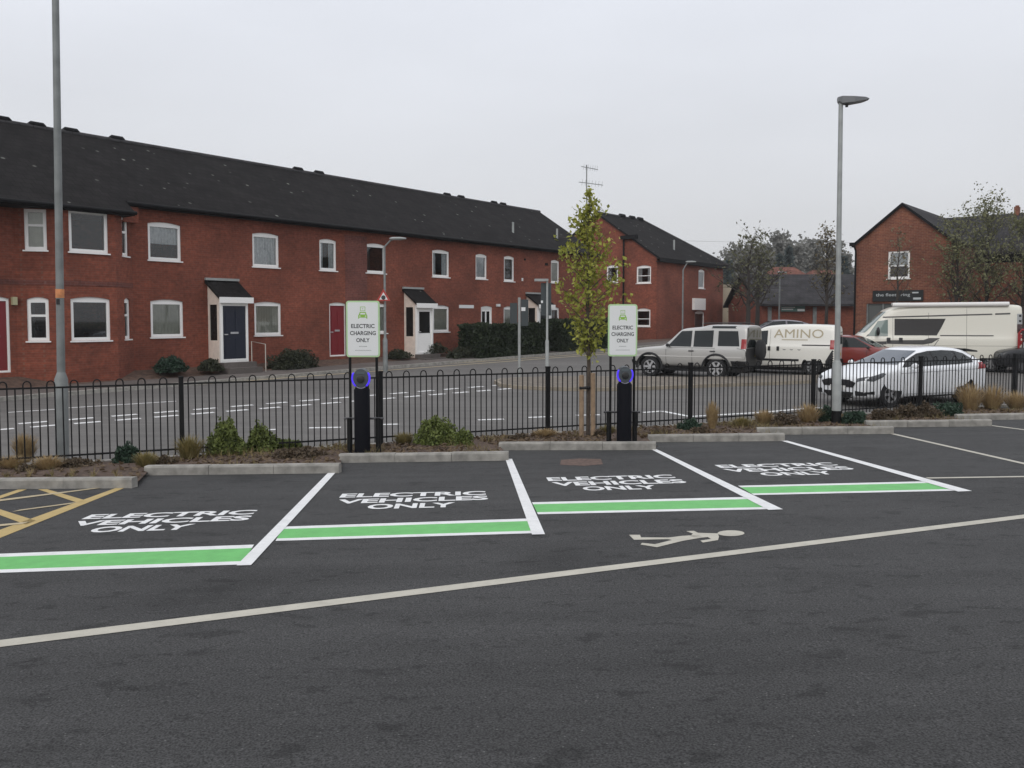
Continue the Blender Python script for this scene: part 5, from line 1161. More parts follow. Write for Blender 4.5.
# litter
for u, v, lb in ((263, 447, 'scrap of white litter on the green shrub'), (459, 446.5, 'white cup lying by the small green shrub')):
    p = bed_pt(u, v); p.z += .05 if u > 300 else .2; k = MB(); k.lathe([(.025, -.03), (.03, -.03), (.035, .04)], lambda x, y, h: (x, h, y), 10); o = k.build('litter_cup', SIGNW); o.location = p; tag(o, lb, 'litter')

# ------------------------------------------------------------------ vehicles (x forward, y left, z up)
def ring(st):
    x, zl, zb, zt, wl, wb, wt = st; g = zt-zb
    pts = [(0, zl), (wl*.88, zl), (wl, zl+.07), (wb, zl+.42*(zb-zl)), (wb, zb-.07), (wb-.02, zb+.01)]
    if g > .28: pts += [(wb-.05+(wt-wb+.05)*.12, zb+.12*g+.01), (wt+.03, zt-.14), (wt-.03, zt-.035), (wt*.6, zt-.004), (0, zt)]
    else: pts += [(wb-.05, zb+.35*g), (wb*.88, zb+.72*g), (wb*.7, zb+.9*g), (wb*.4, zb+.98*g), (0, zt)]
    full = pts+[(-y, z) for y, z in reversed(pts[1:-1])]
    return [(x, y, z) for y, z in full]
class Car:
    def __init__(s, name, label, cat, stations, paint, wheels, wr, ww, W, arch_r=None, lower=None, group=None):
        s.o = tag(empty(name), label, cat, group)
        vs = []; fs = []
        for st in stations: vs += ring(st)
        n = len(ring(stations[0]))
        for i in range(len(stations)-1):
            for k in range(n): fs.append((i*n+k, i*n+(k+1) % n, (i+1)*n+(k+1) % n, (i+1)*n+k))
        fs += [tuple(range(n))[::-1], tuple((len(stations)-1)*n+k for k in range(n))]
        me = bpy.data.meshes.new('body'); me.from_pydata(vs, [], fs); bm = bmesh.new(); bm.from_mesh(me); bmesh.ops.recalc_face_normals(bm, faces=bm.faces); bm.to_mesh(me); bm.free()
        ob = bpy.data.objects.new('tmp', me); COL.objects.link(ob)
        sm = ob.modifiers.new('s', 'SUBSURF'); sm.levels = sm.render_levels = 2
        dg = bpy.context.evaluated_depsgraph_get(); m1 = bpy.data.meshes.new_from_object(ob.evaluated_get(dg))
        s.bvh = BVHTree.FromPolygons([v.co.copy() for v in m1.vertices], [tuple(p.vertices) for p in m1.polygons])
        cutters = []; ar = arch_r or wr*1.14
        for wx in wheels:
            c = MB(); c.lathe([(ar, -W), (ar, W)], lambda x, y, h: (wx+x, h, wr+y), 28); co_ = c.build('cut', BLACKP); cutters.append(co_)
            for sg in (0, 1): pass
            b = ob.modifiers.new('b', 'BOOLEAN'); b.operation = 'DIFFERENCE'; b.object = co_; b.solver = 'EXACT'
        dg = bpy.context.evaluated_depsgraph_get(); dg.update(); m2 = bpy.data.meshes.new_from_object(ob.evaluated_get(dg)); m2.name = 'body'
        m2.materials.clear(); m2.materials.append(paint); m2.materials.append(BLACKP)
        for p in m2.polygons:
            p.material_index = 0; c = p.center
            if any(abs(math.hypot(c.x-wx, c.z-wr)-ar) < .02 for wx in wheels) and abs(p.normal.y) < .5: p.material_index = 1
            elif lower and c.z < lower: p.material_index = 1
        m2.polygons.foreach_set('use_smooth', [True]*len(m2.polygons)); m2.set_sharp_from_angle(angle=math.radians(35))
        bpy.data.objects.remove(ob)
        for c in cutters: bpy.data.objects.remove(c)
        s.body = link('body', m2, s.o)
        s.hub = [(wx, sg*(W-ww/2-.01)) for wx in wheels for sg in (1, -1)]
        s.wr, s.ww = wr, ww
    def wheels(s, spokes=5, rimm=RIM, rr=.66):
        for wx, wy in s.hub:
            sg = 1 if wy > 0 else -1; fn = lambda x, y, h: (wx+x, wy+sg*h, s.wr+y); r, h = s.wr, s.ww/2
            k = MB(); k.lathe([(r*.62, -h), (r*.93, -h), (r, -h*.6), (r, h*.6), (r*.93, h), (r*rr, h*.95), (r*rr, h*.4)], fn, 28); wh = k.build('wheel', RUBBER, s.o, smooth=True)
            k = MB(); k.lathe([(r*rr, h*.35), (r*rr*1.01, h*.9), (r*rr*.92, h*.92), (r*rr*.9, h*.35)], fn, 28); k.lathe([(r*.14, h*.4), (r*.15, h*.86), (r*.05, h*.9)], fn, 12)
            for i in range(spokes):
                a = 2*math.pi*i/spokes; ca, sa = math.cos(a), math.sin(a); w0, w1 = r*.085, r*.11
                q = [(r*.1, -w0), (r*rr*.94, -w1), (r*rr*.94, w1), (r*.1, w0)]
                k.add([fn(x*ca-y*sa, x*sa+y*ca, hh) for hh in (h*.6, h*.84) for x, y in q], [(0, 1, 2, 3), (7, 6, 5, 4), (0, 4, 5, 1), (1, 5, 6, 2), (2, 6, 7, 3), (3, 7, 4, 0)])
            k.build('rim', rimm, wh)
            k = MB(); k.lathe([(r*rr*.92, h*.3), (r*rr*.9, h*.38)], fn, 20); k.build('brake_disc', BLACKP, wh)
    def decal(s, name, poly, axis, m, off=.006, sides=(1,), parent=None, res=.09, label=None):
        """Panels lying on the body, one mesh per side: polygon in the side view (axis y), front view (x) or top view (z)."""
        for sg in sides:
            k = MB(); bm = bmesh.new(); vv = [bm.verts.new((a, b, 0)) for a, b in poly]; bm.faces.new(vv); bmesh.ops.triangulate(bm, faces=bm.faces)
            for _ in range(5):
                ed = [e for e in bm.edges if e.calc_length() > res]
                if not ed: break
                bmesh.ops.subdivide_edges(bm, edges=ed, cuts=1); bmesh.ops.triangulate(bm, faces=bm.faces)
            bm.verts.index_update(); vs = []
            for v in bm.verts:
                a, b = v.co.x, v.co.y
                if axis == 'y': o, d = Vector((a, 4*sg, b)), Vector((0, -sg, 0))
                elif axis == 'x': o, d = Vector((8*sg, a, b)), Vector((-sg, 0, 0))
                else: o, d = Vector((a, b, 6)), Vector((0, 0, -1))
                h, nrm, _, _ = s.bvh.ray_cast(o, d)
                if h is None:
                    o2 = o+d*(4-.7 if axis == 'y' else (8-2 if axis == 'x' else 5)); h, nrm, _, _ = s.bvh.find_nearest(o2)
                if nrm.dot(d) > 0: nrm = -nrm
                vs.append(h+nrm*off)
            k.add(vs, [tuple(v.index for v in f.verts) for f in bm.faces]); bm.free()
            ob = k.build(name, m, parent or s.o, fix=False)
            ob.data.polygons.foreach_set('use_smooth', [True]*len(ob.data.polygons))
            if label: ob['label'] = label
        return ob
    def lines(s, name, segs, m, axis='y', w=.012, sides=(1,)):
        for sg in sides:
            first = None
            for (a, b), (c, d) in segs:
                L_ = math.hypot(c-a, d-b); nx, ny = -(d-b)/L_*w/2, (c-a)/L_*w/2
                o = s.decal(name, [(a-nx, b-ny), (c-nx, d-ny), (c+nx, d+ny), (a+nx, b+ny)], axis, m, .003, (sg,), res=.15)
                if first is None: first = o; V = [v.co.copy() for v in o.data.vertices]; Fc = [tuple(q.vertices) for q in o.data.polygons]
                else:
                    n = len(V); V += [v.co.copy() for v in o.data.vertices]; Fc += [tuple(i+n for i in q.vertices) for q in o.data.polygons]; bpy.data.objects.remove(o)
            me = bpy.data.meshes.new(name); me.from_pydata(V, [], Fc); me.materials.append(m); first.data = me
    def part(s, name, mb, m, smooth=False, parent=None): return mb.build(name, m, parent or s.o, smooth)
    def underbody(s, x0, x1, w_, z0, z1):  # plain black box added under the chassis to deepen the shade there
        k = MB(); k.box2((x0, -w_, z0), (x1, w_, z1)); k.tube([(x0+.1, -.3, z0-.02), (x1-.1, -.3, z0-.02)], .05, 6); return s.part('underbody', k, BLACKP)
    def mirrors(s, x, y, z, m, sz=(.09, .2, .13)):
        for sg in (1, -1):
            k = MB(); k.lathe([(.4, -.5), (.9, -.3), (1, 0), (.85, .35), (.4, .5)], lambda a, b, h: (x+h*sz[0], sg*(y+sz[1]/2*.9)+a*sz[1]/2, z+b*sz[2]/2), 12); k.tube([(x-.02, sg*(y-.12), z-.06), (x, sg*y, z-.03)], .025, 6); s.part('wing_mirror', k, m, True)
    def place(s, u, v, heading, local):
        """Stand the vehicle on the road so that its LOCAL ground point (x, y) lies under pixel u, v."""
        p = R(u, v); a = math.atan2(heading[1], heading[0]); r = Matrix.Rotation(a, 3, 'Z') @ Vector((local[0], local[1], 0))
        s.o.location = (p.x-r.x, p.y-r.y, p.z+.004); s.o.rotation_euler.z = a
PW = mat('white_car_paint', (.86, .875, .89), .25, coat=.6)
PS_ = mat('silver_gold_car_paint', (.50, .49, .465), .35, metal=.25, coat=.4)
PC = mat('cream_van_paint', (.74, .715, .62), .3, coat=.4)
PV = mat('ivory_van_paint', (.80, .78, .71), .3, coat=.4)
PR = mat('red_car_paint', (.20, .022, .016), .28, coat=.5)
PG = mat('mauve_grey_car_paint', (.16, .14, .165), .3, metal=.2, coat=.4)
PK = mat('black_car_paint', (.012, .012, .014), .3, coat=.3)
SEAM = mat('panel_gap', (.03, .03, .03), .8)
PLATE = mat('white_number_plate', (.7, .7, .66), .5)
YPLATE = mat('yellow_number_plate', (.55, .42, .06), .5)

# --- silver estate (off-roader)
c = Car('estate_car', 'silver high bodied estate car with a black spare wheel on its tailgate', 'car',
        [(2.04, .50, .74, .80, .70, .74, .7), (2.01, .42, .88, .95, .82, .86, .8), (1.9, .40, .98, 1.05, .86, .91, .8), (1.3, .40, 1.03, 1.11, .88, .93, .8), (.86, .40, 1.06, 1.15, .88, .94, .8), (.72, .40, 1.07, 1.20, .88, .94, .82),
         (.18, .40, 1.08, 1.74, .88, .94, .74), (.06, .40, 1.08, 1.80, .88, .94, .745), (-.62, .40, 1.08, 1.84, .88, .94, .75), (-.80, .40, 1.08, 1.91, .88, .94, .76), (-1.0, .40, 1.08, 1.93, .88, .94, .76), (-2.15, .42, 1.08, 1.92, .88, .94, .76), (-2.31, .45, 1.08, 1.90, .87, .93, .75), (-2.335, .45, 1.08, 1.86, .86, .92, .74), (-2.345, .5, 1.06, 1.8, .82, .88, .7)],
        PS_, (1.27, -1.27), .375, .25, .93, .47)
c.wheels(6)
c.decal('side_window', [(.58, 1.13), (.08, 1.68), (-.33, 1.70), (-.33, 1.13)], 'y', DARKGL, sides=(1, -1)); c.decal('side_window', [(-.42, 1.13), (-.42, 1.70), (-1.14, 1.72), (-1.14, 1.13)], 'y', DARKGL, sides=(1, -1))
c.decal('side_window', [(-1.32, 1.17), (-1.32, 1.70), (-2.02, 1.70), (-2.10, 1.17)], 'y', DARKGL, sides=(1, -1)); c.decal('roof_window', [(-1.05, 1.79), (-1.05, 1.87), (-1.95, 1.87), (-1.95, 1.79)], 'y', DARKGL, sides=(1, -1))
c.decal('windscreen', [(-.70, 1.17), (-.62, 1.70), (.62, 1.70), (.70, 1.17)], 'x', DARKGL); c.decal('rear_window', [(-.84, 1.12), (-.72, 1.80), (.72, 1.80), (.84, 1.12)], 'x', DARKGL, .012, (-1,))
c.decal('rub_strip', [(1.8, .76), (1.8, .80), (-2.2, .80), (-2.2, .76)], 'y', mat('pale_trim', (.62, .61, .58), .4), .012, (1, -1)); c.decal('tail_lamp', [(-2.16, 1.08), (-2.16, 1.42), (-2.33, 1.42), (-2.33, 1.08)], 'y', REDL, .012, (1, -1))
c.decal('number_plate', [(-.52, .78), (-.52, .89), (-.0, .89), (-.0, .78)], 'x', YPLATE, .014, (-1,)); c.decal('rear_panel', [(-.92, .60), (-.92, 1.10), (.92, 1.10), (.92, .60)], 'x', mat('dark_tailgate', (.022, .022, .022), .45), .010, (-1,)); c.decal('bumper', [(-.88, .44), (-.88, .62), (.88, .62), (.88, .44)], 'x', BLACKP, .03, (-1, 1)); c.decal('bumper', [(-1.86, .44), (-1.80, .66), (-2.32, .66), (-2.32, .44)], 'y', BLACKP, .02, (1, -1))
c.decal('headlight', [(.52, .72), (.52, .90), (.80, .90), (.80, .72)], 'x', CLEARL, .01); c.decal('headlight', [(-.52, .72), (-.52, .90), (-.80, .90), (-.80, .72)], 'x', CLEARL, .01)
c.lines('door_seams', [((.62, 1.1), (.62, .5)), ((-.38, 1.1), (-.38, .5)), ((-1.2, 1.1), (-1.2, .75)), ((.62, 1.09), (-1.22, 1.09))], SEAM, sides=(1, -1))
for x in (-.25, -1.05): c.decal('handle', [(x, .96), (x, 1.0), (x-.2, 1.0), (x-.2, .96)], 'y', BLACKP, .02, (1, -1))
k = MB(); k.lathe([(.10, -2.40), (.30, -2.40), (.365, -2.44), (.365, -2.58), (.30, -2.63), (.1, -2.635)], lambda x, y, h: (h, -.15+x, 1.02+y), 26); c.part('spare_wheel', k, RUBBER, True)
for x, lb in ((1.27, 0), (-1.27, 0)):
    for sg in (1, -1):
        k = MB(); pts = [(x+.50*math.cos(a), sg*.945, .375+.50*math.sin(a)) for a in np.linspace(-.1, math.pi+.1, 15)]; k.tube(pts, .04, 6); c.part('arch_trim', k, BLACKP, True)
c.underbody(-2.1, 1.75, .62, .24, .5); c.mirrors(.50, .98, 1.18, BLACKP); c.place(715.8, 379.3, (-.83, .555), (-1.27, .9))
for sg in (1, -1):
    k = MB(); k.tube([(-.7, sg*.66, 1.95), (-.8, sg*.66, 1.975), (-2.0, sg*.66, 1.975), (-2.1, sg*.66, 1.94)], .018, 6); c.part('roof_rail', k, BLACKP)

# --- small white van
c = Car('delivery_van', 'small ivory van lettered AMINO parked behind the silver estate car', 'van',
        [(2.2, .34, .62, .70, .74, .78, .7), (2.16, .28, .78, .88, .82, .86, .7), (1.95, .26, .95, 1.05, .87, .90, .7), (1.5, .26, 1.03, 1.16, .88, .91, .75), (1.38, .26, 1.05, 1.22, .88, .91, .75), (.62, .26, 1.08, 1.74, .88, .91, .68), (.45, .26, 1.08, 1.82, .88, .91, .70), (.1, .26, 1.08, 1.88, .88, .91, .72), (-1.0, .26, 1.08, 1.92, .88, .91, .73), (-2.0, .28, 1.08, 1.88, .88, .91, .73), (-2.14, .3, 1.08, 1.85, .87, .90, .72), (-2.18, .32, 1.06, 1.78, .84, .88, .68)],
        PV, (1.35, -1.38), .315, .2, .9, .40)
c.wheels(8, mat('steel_wheel', (.2, .2, .2), .5))
c.decal('side_window', [(1.22, 1.12), (.66, 1.62), (.28, 1.66), (.28, 1.12)], 'y', DARKGL, sides=(1, -1)); c.decal('windscreen', [(-.72, 1.2), (-.62, 1.70), (.62, 1.70), (.72, 1.2)], 'x', DARKGL)
c.decal('tail_lamp', [(-2.0, .98), (-2.0, 1.32), (-2.14, 1.32), (-2.14, .98)], 'y', REDL, .01, (1, -1)); c.decal('rub_strip', [(.9, .52), (.9, .60), (-.9, .60), (-.9, .52)], 'y', BLACKP, .012, (1, -1))
c.decal('bumper', [(-1.85, .3), (-1.85, .55), (-2.08, .95), (-2.16, .95), (-2.16, .3)], 'y', BLACKP, .012, (1, -1)); c.decal('door_rail', [(-1.0, 1.10), (-1.0, 1.14), (-2.0, 1.14), (-2.0, 1.10)], 'y', BLACKP, .012, (1, -1))
c.decal('rear_window', [(-.62, 1.15), (-.58, 1.62), (-.05, 1.62), (-.05, 1.15)], 'x', DARKGL, sides=(-1,)); c.decal('rear_window', [(.62, 1.15), (.58, 1.62), (.05, 1.62), (.05, 1.15)], 'x', DARKGL, sides=(-1,)); c.decal('number_plate', [(-.26, .72), (-.26, .83), (.26, .83), (.26, .72)], 'x', YPLATE, .01, (-1,)); c.decal('bumper', [(-.84, .32), (-.84, .56), (.84, .56), (.84, .32)], 'x', BLACKP, .02, (-1, 1))
for x in (.25, -.08): c.decal('handle', [(x, .90), (x, 1.06), (x-.1, 1.06), (x-.1, .90)], 'y', BLACKP, .015, (1, -1))
c.lines('door_seams', [((.18, 1.7), (.18, .45)), ((1.2, 1.1), (1.15, .6))], mat('faint_panel_gap', (.22, .21, .18), .8), sides=(1, -1))
def car_text(c, body, x, z, width, height, m, name='lettering'):     # read from the left side of the vehicle (nose to the left)
    vs, fs = text(body, 1, .0, width=width, height=height); k = MB(); P = []
    for v in vs:
        h = c.bvh.ray_cast(Vector((x-v.x, 4, z+v.y)), Vector((0, -1, 0))); y = h[0].y if h[0] is not None else .9; P.append((x-v.x, y+.008, z+v.y))
    k.add(P, fs); return c.part(name, k, m) if False else k.build(name, m, c.o, fix=False)
LTAN = mat('tan_van_lettering', (.42, .36, .24), .5)
car_text(c, 'AMINO', -.85, 1.39, 1.80, .32, LTAN); c.decal('lettering', [(-.25, 1.30), (-.25, 1.33), (-1.2, 1.33), (-1.2, 1.30)], 'y', LTAN, .006)
for x0 in (-.30, -.56, -.84): c.decal('small_mark', [(x0, .98), (x0-.05, .95), (x0-.12, .96), (x0-.15, .99), (x0-.10, .93), (x0-.03, .93)], 'y', mat('dark_van_marks', (.12, .12, .11), .5))
c.underbody(-2.0, 2.0, .60, .17, .4); c.mirrors(1.12, .95, 1.16, BLACKP); c.place(812, 375.6, (-.86, .51), (-1.38, .86))

# --- cream campervan
c = Car('campervan', 'long cream high roofed campervan with a roof awning parked beyond the white hatchback', 'campervan',
        [(3.16, .36, .80, .90, .80, .85, .8), (3.12, .3, .98, 1.08, .90, .95, .8), (3.06, .28, 1.16, 1.26, .96, .99, .8), (2.90, .28, 1.24, 1.42, .98, 1.0, .85), (2.82, .28, 1.25, 1.50, .98, 1.0, .86), (2.02, .28, 1.28, 2.34, .98, 1.01, .80), (1.86, .28, 1.28, 2.47, .98, 1.02, .82), (1.5, .28, 1.3, 2.59, .98, 1.02, .86), (.6, .28, 1.3, 2.64, .98, 1.03, .89), (-2.68, .28, 1.3, 2.64, .98, 1.03, .89), (-2.88, .30, 1.3, 2.60, .97, 1.02, .88), (-2.94, .32, 1.28, 2.5, .94, .98, .85)],
        PC, (2.2, -1.85), .345, .22, 1.0, .44)
c.wheels(8, MATS['steel_wheel'])
c.decal('side_window', [(2.66, 1.36), (2.26, 1.96), (1.90, 2.02), (1.90, 1.36)], 'y', DARKGL if False else mat('greenish_cab_glass', (.16, .21, .19), .06), sides=(1, -1)); c.decal('windscreen', [(-.84, 1.5), (-.74, 2.34), (.74, 2.34), (.84, 1.5)], 'x', MATS['greenish_cab_glass'])
c.decal('side_window', [(2.74, 1.34), (2.70, 1.36), (2.62, 1.46), (2.62, 1.36)], 'y', BLACKP, sides=(1, -1))
c.decal('living_window', [(1.66, 1.40), (1.66, 2.06), (-.20, 2.06), (-.05, 1.72), (.12, 1.40)], 'y', mat('smoked_window', (.030, .027, .026), .12), sides=(1,))
c.decal('side_graphic', [(1.95, 1.06), (1.9, 1.20), (.6, 1.22), (.4, 1.30), (.0, 1.30), (.30, 1.10), (.62, 1.04)], 'y', mat('dark_grey_graphic', (.07, .068, .066), .4), sides=(1, -1)); c.decal('side_graphic', [(2.9, 1.04), (2.6, 1.14), (1.95, 1.16), (1.95, 1.04)], 'y', MATS['dark_grey_graphic'], sides=(1, -1))
c.decal('door_rail', [(.0, 1.38), (.0, 1.42), (-1.9, 1.42), (-1.9, 1.38)], 'y', MATS['dark_grey_graphic'], .012, (1,)); c.decal('trim_line', [(2.2, 2.09), (2.2, 2.14), (-1.85, 2.26), (-1.85, 2.21)], 'y', MATS['dark_grey_graphic'], .008, (1,)); c.decal('trim_line', [(-1.95, 2.21), (-1.95, 2.27), (-2.48, 2.29), (-2.48, 2.23)], 'y', MATS['dark_grey_graphic'], .008, (1,))
for x in (1.95, 1.50): c.decal('handle', [(x, 1.12), (x, 1.30), (x-.14, 1.30), (x-.14, 1.12)], 'y', BLACKP, .02, (1, -1))
c.decal('tail_lamp', [(-2.74, 1.02), (-2.74, 1.5), (-2.91, 1.5), (-2.91, 1.02)], 'y', REDL, .012, (1, -1)); c.decal('tail_lamp', [(-2.72, 1.5), (-2.72, 1.85), (-2.91, 1.85), (-2.91, 1.5)], 'y', mat('dark_tail_lens', (.06, .03, .03), .3), .012, (1, -1)); c.decal('tail_lamp', [(-2.72, 1.85), (-2.72, 2.25), (-2.91, 2.25), (-2.91, 1.85)], 'y', mat('grey_tail_panel', (.36, .37, .37), .4), .012, (1, -1))
for z in (1.97, 2.17): c.decal('tail_lamp_dot', [(-2.78, z-.04), (-2.78, z+.04), (-2.86, z+.04), (-2.86, z-.04)], 'y', BLACKP, .016, (1,))
c.lines('door_seams', [((1.72, 2.1), (1.72, .5)), ((.42, 2.3), (.42, .5)), ((-.95, 2.5), (-.95, .5)), ((2.5, 1.3), (2.4, .8)), ((.9, 1.0), (-2.8, 1.0))], mat('faint_panel_gap', (.22, .21, .18), .8), sides=(1, -1))
k = MB(); k.tube([(1.75, .93, 2.60), (-2.42, .93, 2.63)], .09, 12); c.part('awning', k, mat('white_awning', (.75, .73, .70), .35), True)
k = MB()
for x in (1.3, -1.2): k = MB(); k.box((x, 0, 2.66), (.6, .6, .10)); c.part('roof_light', k, mat('roof_plastic', (.6, .6, .58), .4))
c.mirrors(2.30, 1.06, 1.55, BLACKP, (.12, .26, .36))
c.decal('bumper', [(-.9, .32), (-.9, .75), (.9, .75), (.9, .32)], 'x', BLACKP, .02, (1, -1)); c.decal('headlight', [(.55, .92), (.6, 1.12), (.86, 1.15), (.88, .95)], 'x', CLEARL, .01); c.decal('headlight', [(-.55, .92), (-.6, 1.12), (-.86, 1.15), (-.88, .95)], 'x', CLEARL, .01)
c.decal('sill', [(1.7, .29), (1.7, .42), (-1.35, .42), (-1.35, .29)], 'y', BLACKP, .01, (1, -1)); pv = c; c.o.scale = (1.0,)*3
c.place(879, 370.2, (-.965, .25), (2.2, .95))
# rack with a red frame on its tail
k = MB(); loop = [(x, 1.12, z) for x, z in ((-2.76, .85), (-2.74, 1.1), (-2.74, 1.50), (-2.84, 1.64), (-3.3, 1.64), (-3.44, 1.52), (-3.44, .9), (-3.34, .78), (-2.85, .78), (-2.76, .85))]
k.tube(loop, .04, 8); rk = tag(empty('cycle_rack', pv.o.location, pv.o.rotation_euler.z), 'red tube cycle rack with a red disc at the tail of the campervan', 'cycle rack')
k.build('frame', REDL, rk, smooth=True)
k = MB(); k.lathe([(.05, 1.20), (.24, 1.195), (.25, 1.16)], lambda x, y, h: (-3.2+x, h, 1.14+y), 20); k.build('disc', mat('bright_red_disc', (.42, .025, .03), .4), rk)
k = MB(); k.box((-2.98, 1.13, .95), (.16, .05, .42)); k.box((-3.0, 1.06, .80), (.5, .14, .06)); k.build('bracket', GALV, rk)
# --- red hatchback
HB = [(1.95, .36, .56, .62, .66, .70, .6), (1.92, .26, .66, .74, .76, .80, .6), (1.7, .22, .78, .88, .82, .85, .7), (1.2, .2, .88, .99, .83, .86, .7), (1.0, .2, .90, 1.04, .83, .86, .7), (.30, .2, .94, 1.40, .83, .87, .60), (.1, .2, .95, 1.45, .83, .87, .61), (-.5, .2, .96, 1.47, .83, .87, .61), (-1.3, .22, .97, 1.40, .83, .86, .59), (-1.7, .25, .97, 1.22, .81, .84, .56), (-1.85, .28, .92, 1.05, .78, .82, .5), (-1.92, .36, .86, .94, .72, .76, .5)]
c = Car('hatchback', 'dark red hatchback half hidden behind the white hatchback and the lamp post', 'car', HB, PR, (1.2, -1.25), .30, .2, .84, .36)
c.wheels(5)
c.decal('windscreen', [(-.68, 1.02), (-.56, 1.38), (.56, 1.38), (.68, 1.02)], 'x', DARKGL); c.decal('side_window', [(.9, 1.0), (.2, 1.36), (-.4, 1.40), (-.4, 1.0)], 'y', DARKGL, sides=(1, -1)); c.decal('side_window', [(-.48, 1.0), (-.48, 1.40), (-1.25, 1.32), (-1.4, 1.02)], 'y', DARKGL, sides=(1, -1))
for sg in (1, -1): c.decal('headlight', [(sg*.45, .66), (sg*.5, .82), (sg*.76, .86), (sg*.78, .70)], 'x', CLEARL, .01); c.decal('headlight', [(1.55, .74), (1.5, .88), (1.84, .78), (1.84, .68)], 'y', CLEARL, .01, (sg,))
c.decal('grille', [(-.4, .36), (-.4, .56), (.4, .56), (.4, .36)], 'x', BLACKP, .01); c.mirrors(.82, .90, 1.02, BLACKP)
c.lines('door_seams', [((.75, .95), (.7, .35)), ((-.44, 1.0), (-.44, .35))], SEAM, sides=(1, -1))
pr_ = at(853, 352, 33.2); c.o.location = (pr_.x, pr_.y, road_z(0, pr_.y)); c.o.rotation_euler.z = math.atan2(-.62, .8)
# --- mauve grey car seen over the roofs
c = Car('hatchback', 'mauve grey car whose roof shows above the ivory van', 'car', HB, PG, (1.2, -1.25), .30, .2, .84, .36)
c.wheels(5)
c.decal('windscreen', [(-.68, 1.02), (-.56, 1.38), (.56, 1.38), (.68, 1.02)], 'x', DARKGL); c.decal('rear_window', [(-.6, 1.08), (-.54, 1.34), (.54, 1.34), (.6, 1.08)], 'x', DARKGL, sides=(-1,)); c.decal('side_window', [(.9, 1.0), (.2, 1.36), (-.4, 1.40), (-.4, 1.0)], 'y', DARKGL, sides=(1, -1)); c.decal('side_window', [(-.48, 1.0), (-.48, 1.40), (-1.25, 1.32), (-1.4, 1.02)], 'y', DARKGL, sides=(1, -1))
pm = at(775, 319.0, 44); c.o.location = (pm.x, pm.y, pm.z-1.49); c.o.rotation_euler.z = math.atan2(.1, -1)
# --- black car at the edge of the frame
c = Car('saloon_car', 'black car whose nose shows at the end of the railing behind the white hatchback', 'car',
        [(2.3, .34, .60, .68, .72, .76, .6), (2.26, .26, .74, .82, .84, .87, .6), (2.05, .22, .84, .93, .89, .92, .7), (1.1, .2, .92, 1.02, .9, .93, .7), (.95, .2, .93, 1.06, .9, .93, .7), (.1, .2, .96, 1.40, .9, .93, .60), (-.3, .2, .96, 1.45, .9, .93, .61), (-1.2, .22, .97, 1.40, .9, .93, .59), (-1.9, .25, .98, 1.12, .88, .91, .5), (-2.2, .30, .95, 1.03, .82, .86, .5), (-2.28, .40, .88, .95, .76, .8, .5)], PK, (1.4, -1.4), .32, .21, .91, .38)
c.wheels(10, mat('dark_rim', (.08, .08, .085), .4)); c.decal('windscreen', [(-.7, 1.04), (-.58, 1.38), (.58, 1.38), (.7, 1.04)], 'x', DARKGL); c.decal('side_window', [(.75, 1.0), (.05, 1.35), (-.4, 1.38), (-.4, 1.0)], 'y', DARKGL, sides=(1, -1)); c.decal('side_window', [(-.48, 1.0), (-.48, 1.38), (-1.25, 1.33), (-1.6, 1.03)], 'y', DARKGL, sides=(1, -1))
for sg in (1, -1): c.decal('headlight', [(sg*.5, .62), (sg*.5, .74), (sg*.84, .78), (sg*.84, .64)], 'x', LAMPDARK, .01)
c.place(1024, 373.5, (-1, .02), (1.4, .88))
# --- white hatchback in front
c = Car('hatchback', 'white hatchback with black windows standing close behind the railing', 'car',
        [(2.19, .34, .56, .62, .60, .64, .5), (2.165, .24, .66, .74, .74, .78, .6), (2.02, .20, .74, .83, .84, .87, .7), (1.6, .19, .85, .95, .88, .905, .7), (1.1, .19, .91, 1.02, .89, .91, .7), (.96, .19, .92, 1.06, .89, .91, .7), (.16, .19, .95, 1.40, .89, .915, .60), (-.02, .19, .955, 1.455, .89, .915, .615), (-.5, .19, .965, 1.50, .89, .915, .63), (-1.1, .20, .98, 1.49, .89, .91, .62), (-1.62, .22, 1.0, 1.42, .88, .90, .60), (-1.88, .24, 1.01, 1.33, .87, .89, .58), (-2.06, .27, 1.0, 1.16, .85, .87, .56), (-2.15, .30, .97, 1.06, .82, .85, .5), (-2.19, .38, .90, .98, .76, .80, .5)],
        PW, (1.31, -1.34), .325, .21, .90, .362)
c.wheels(5, mat('grey_alloy', (.42, .42, .43), .3, metal=.6))
c.decal('windscreen', [(-.70, 1.05), (-.66, 1.10), (-.53, 1.38), (.53, 1.38), (.66, 1.10), (.70, 1.05)], 'x', SCREEN, .012)
c.decal('window_surround', [(.90, .985), (.60, 1.15), (.16, 1.315), (-.20, 1.375), (-.7, 1.392), (-1.15, 1.37), (-1.5, 1.30), (-1.74, 1.17), (-1.68, 1.065), (-1.1, 1.03)], 'y', BLACKP, .005, (1, -1))
c.decal('side_window', [(.76, 1.01), (.50, 1.16), (.14, 1.298), (-.20, 1.355), (-.24, 1.02)], 'y', DARKGL, .011, (1, -1)); c.decal('side_window', [(-.31, 1.02), (-.28, 1.358), (-.7, 1.372), (-1.06, 1.352), (-1.10, 1.045)], 'y', DARKGL, .011, (1, -1)); c.decal('side_window', [(-1.17, 1.05), (-1.14, 1.348), (-1.45, 1.29), (-1.68, 1.17), (-1.62, 1.08)], 'y', DARKGL, .011, (1, -1))
c.decal('grille', [(-.50, .50), (-.58, .62), (-.34, .68), (.34, .68), (.58, .62), (.50, .50)], 'x', BLACKP, .012); c.decal('lower_grille', [(-.42, .24), (-.50, .38), (.50, .38), (.42, .24)], 'x', BLACKP, .012)
c.decal('number_plate', [(-.26, .42), (-.26, .53), (.26, .53), (.26, .42)], 'x', PLATE, .02)
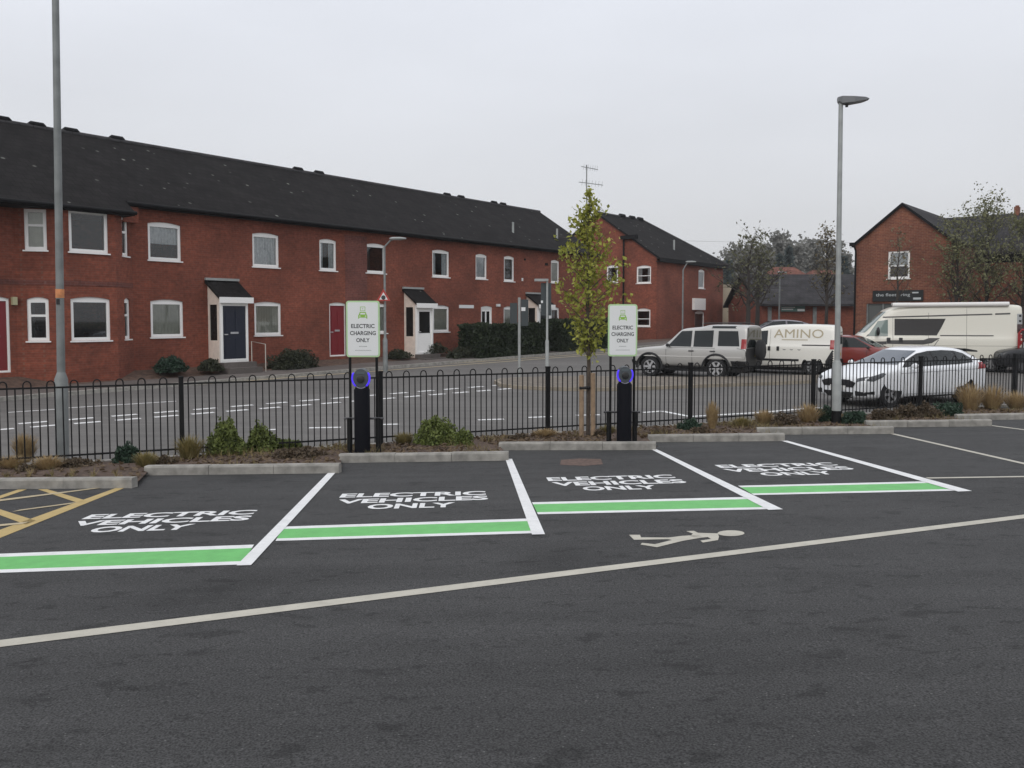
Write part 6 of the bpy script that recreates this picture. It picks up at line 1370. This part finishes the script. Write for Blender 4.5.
for sg in (1, -1):
    c.decal('headlight', [(1.62, .76), (1.50, .84), (1.58, .865), (1.98, .77), (2.08, .68), (1.9, .66)], 'y', LAMPDARK, .008, (sg,)); c.decal('headlight', [(sg*.60, .64), (sg*.58, .72), (sg*.80, .78), (sg*.84, .70)], 'x', LAMPDARK, .008)
    c.decal('fog_lamp', [(1.84, .34), (1.86, .42), (2.08, .40), (2.12, .35)], 'y', BLACKP, .008, (sg,)); c.decal('fog_lamp', [(sg*.56, .30), (sg*.56, .42), (sg*.82, .40), (sg*.80, .31)], 'x', BLACKP, .008)
    c.decal('tail_lamp', [(-1.78, .90), (-1.86, 1.05), (-2.10, 1.07), (-2.14, .90)], 'y', REDL, .01, (sg,))
c.lines('door_seams', [((.90, .95), (.84, .34)), ((-.27, 1.0), (-.29, .30)), ((-1.12, 1.02), (-1.18, .64)), ((-1.18, .64), (-1.02, .34)), ((.84, .32), (-1.0, .30)), ((1.0, .84), (-1.9, .90))], mat('soft_panel_gap', (.25, .26, .27), .8), sides=(1, -1))
for x in (-.10, -.96): c.decal('handle', [(x, .865), (x, .90), (x-.2, .905), (x-.2, .87)], 'y', PW, .025, (1, -1))
c.decal('sill', [(.85, .20), (.85, .26), (-.92, .26), (-.92, .20)], 'y', BLACKP, .008, (1, -1))
k = MB(); k.add([(x, y, z) for x, z in ((-1.72, 1.42), (-2.16, 1.36), (-2.17, 1.32), (-1.75, 1.36)) for y in (-.56, .56)], [(0, 1, 3, 2), (2, 3, 5, 4), (4, 5, 7, 6), (6, 7, 1, 0), (0, 2, 4, 6), (1, 7, 5, 3)]); c.part('spoiler', k, BLACKP)
c.decal('rear_window', [(-.58, 1.12), (-.5, 1.36), (.5, 1.36), (.58, 1.12)], 'x', DARKGL, sides=(-1,)); c.mirrors(.70, .97, 1.03, PW, (.1, .2, .14))
k = MB(); k.tube([(-1.2, 0, 1.48), (-1.36, 0, 1.64)], .008, 4); c.part('aerial', k, BLACKP)
c.o.scale = (1.02, 1.02, 1.03); c.place(889.5, 407.5, (-.915, -.40), (1.31*1.02, .86))

# ------------------------------------------------------------------ thin damp air
hm = bpy.data.materials.new('damp_air'); hm.use_nodes = True; nt = hm.node_tree; nt.nodes.remove(nt.nodes['Principled BSDF'])
pv_ = node(nt, 'ShaderNodeVolumePrincipled'); pv_.inputs['Color'].default_value = (.86, .88, .9, 1); pv_.inputs['Density'].default_value = .0005
nt.links.new(pv_.outputs[0], nt.nodes['Material Output'].inputs['Volume'])
mb = MB(); mb.box2((-170, -50, -6), (190, 170, 30)); tag(mb.build('haze', hm), kind='stuff')
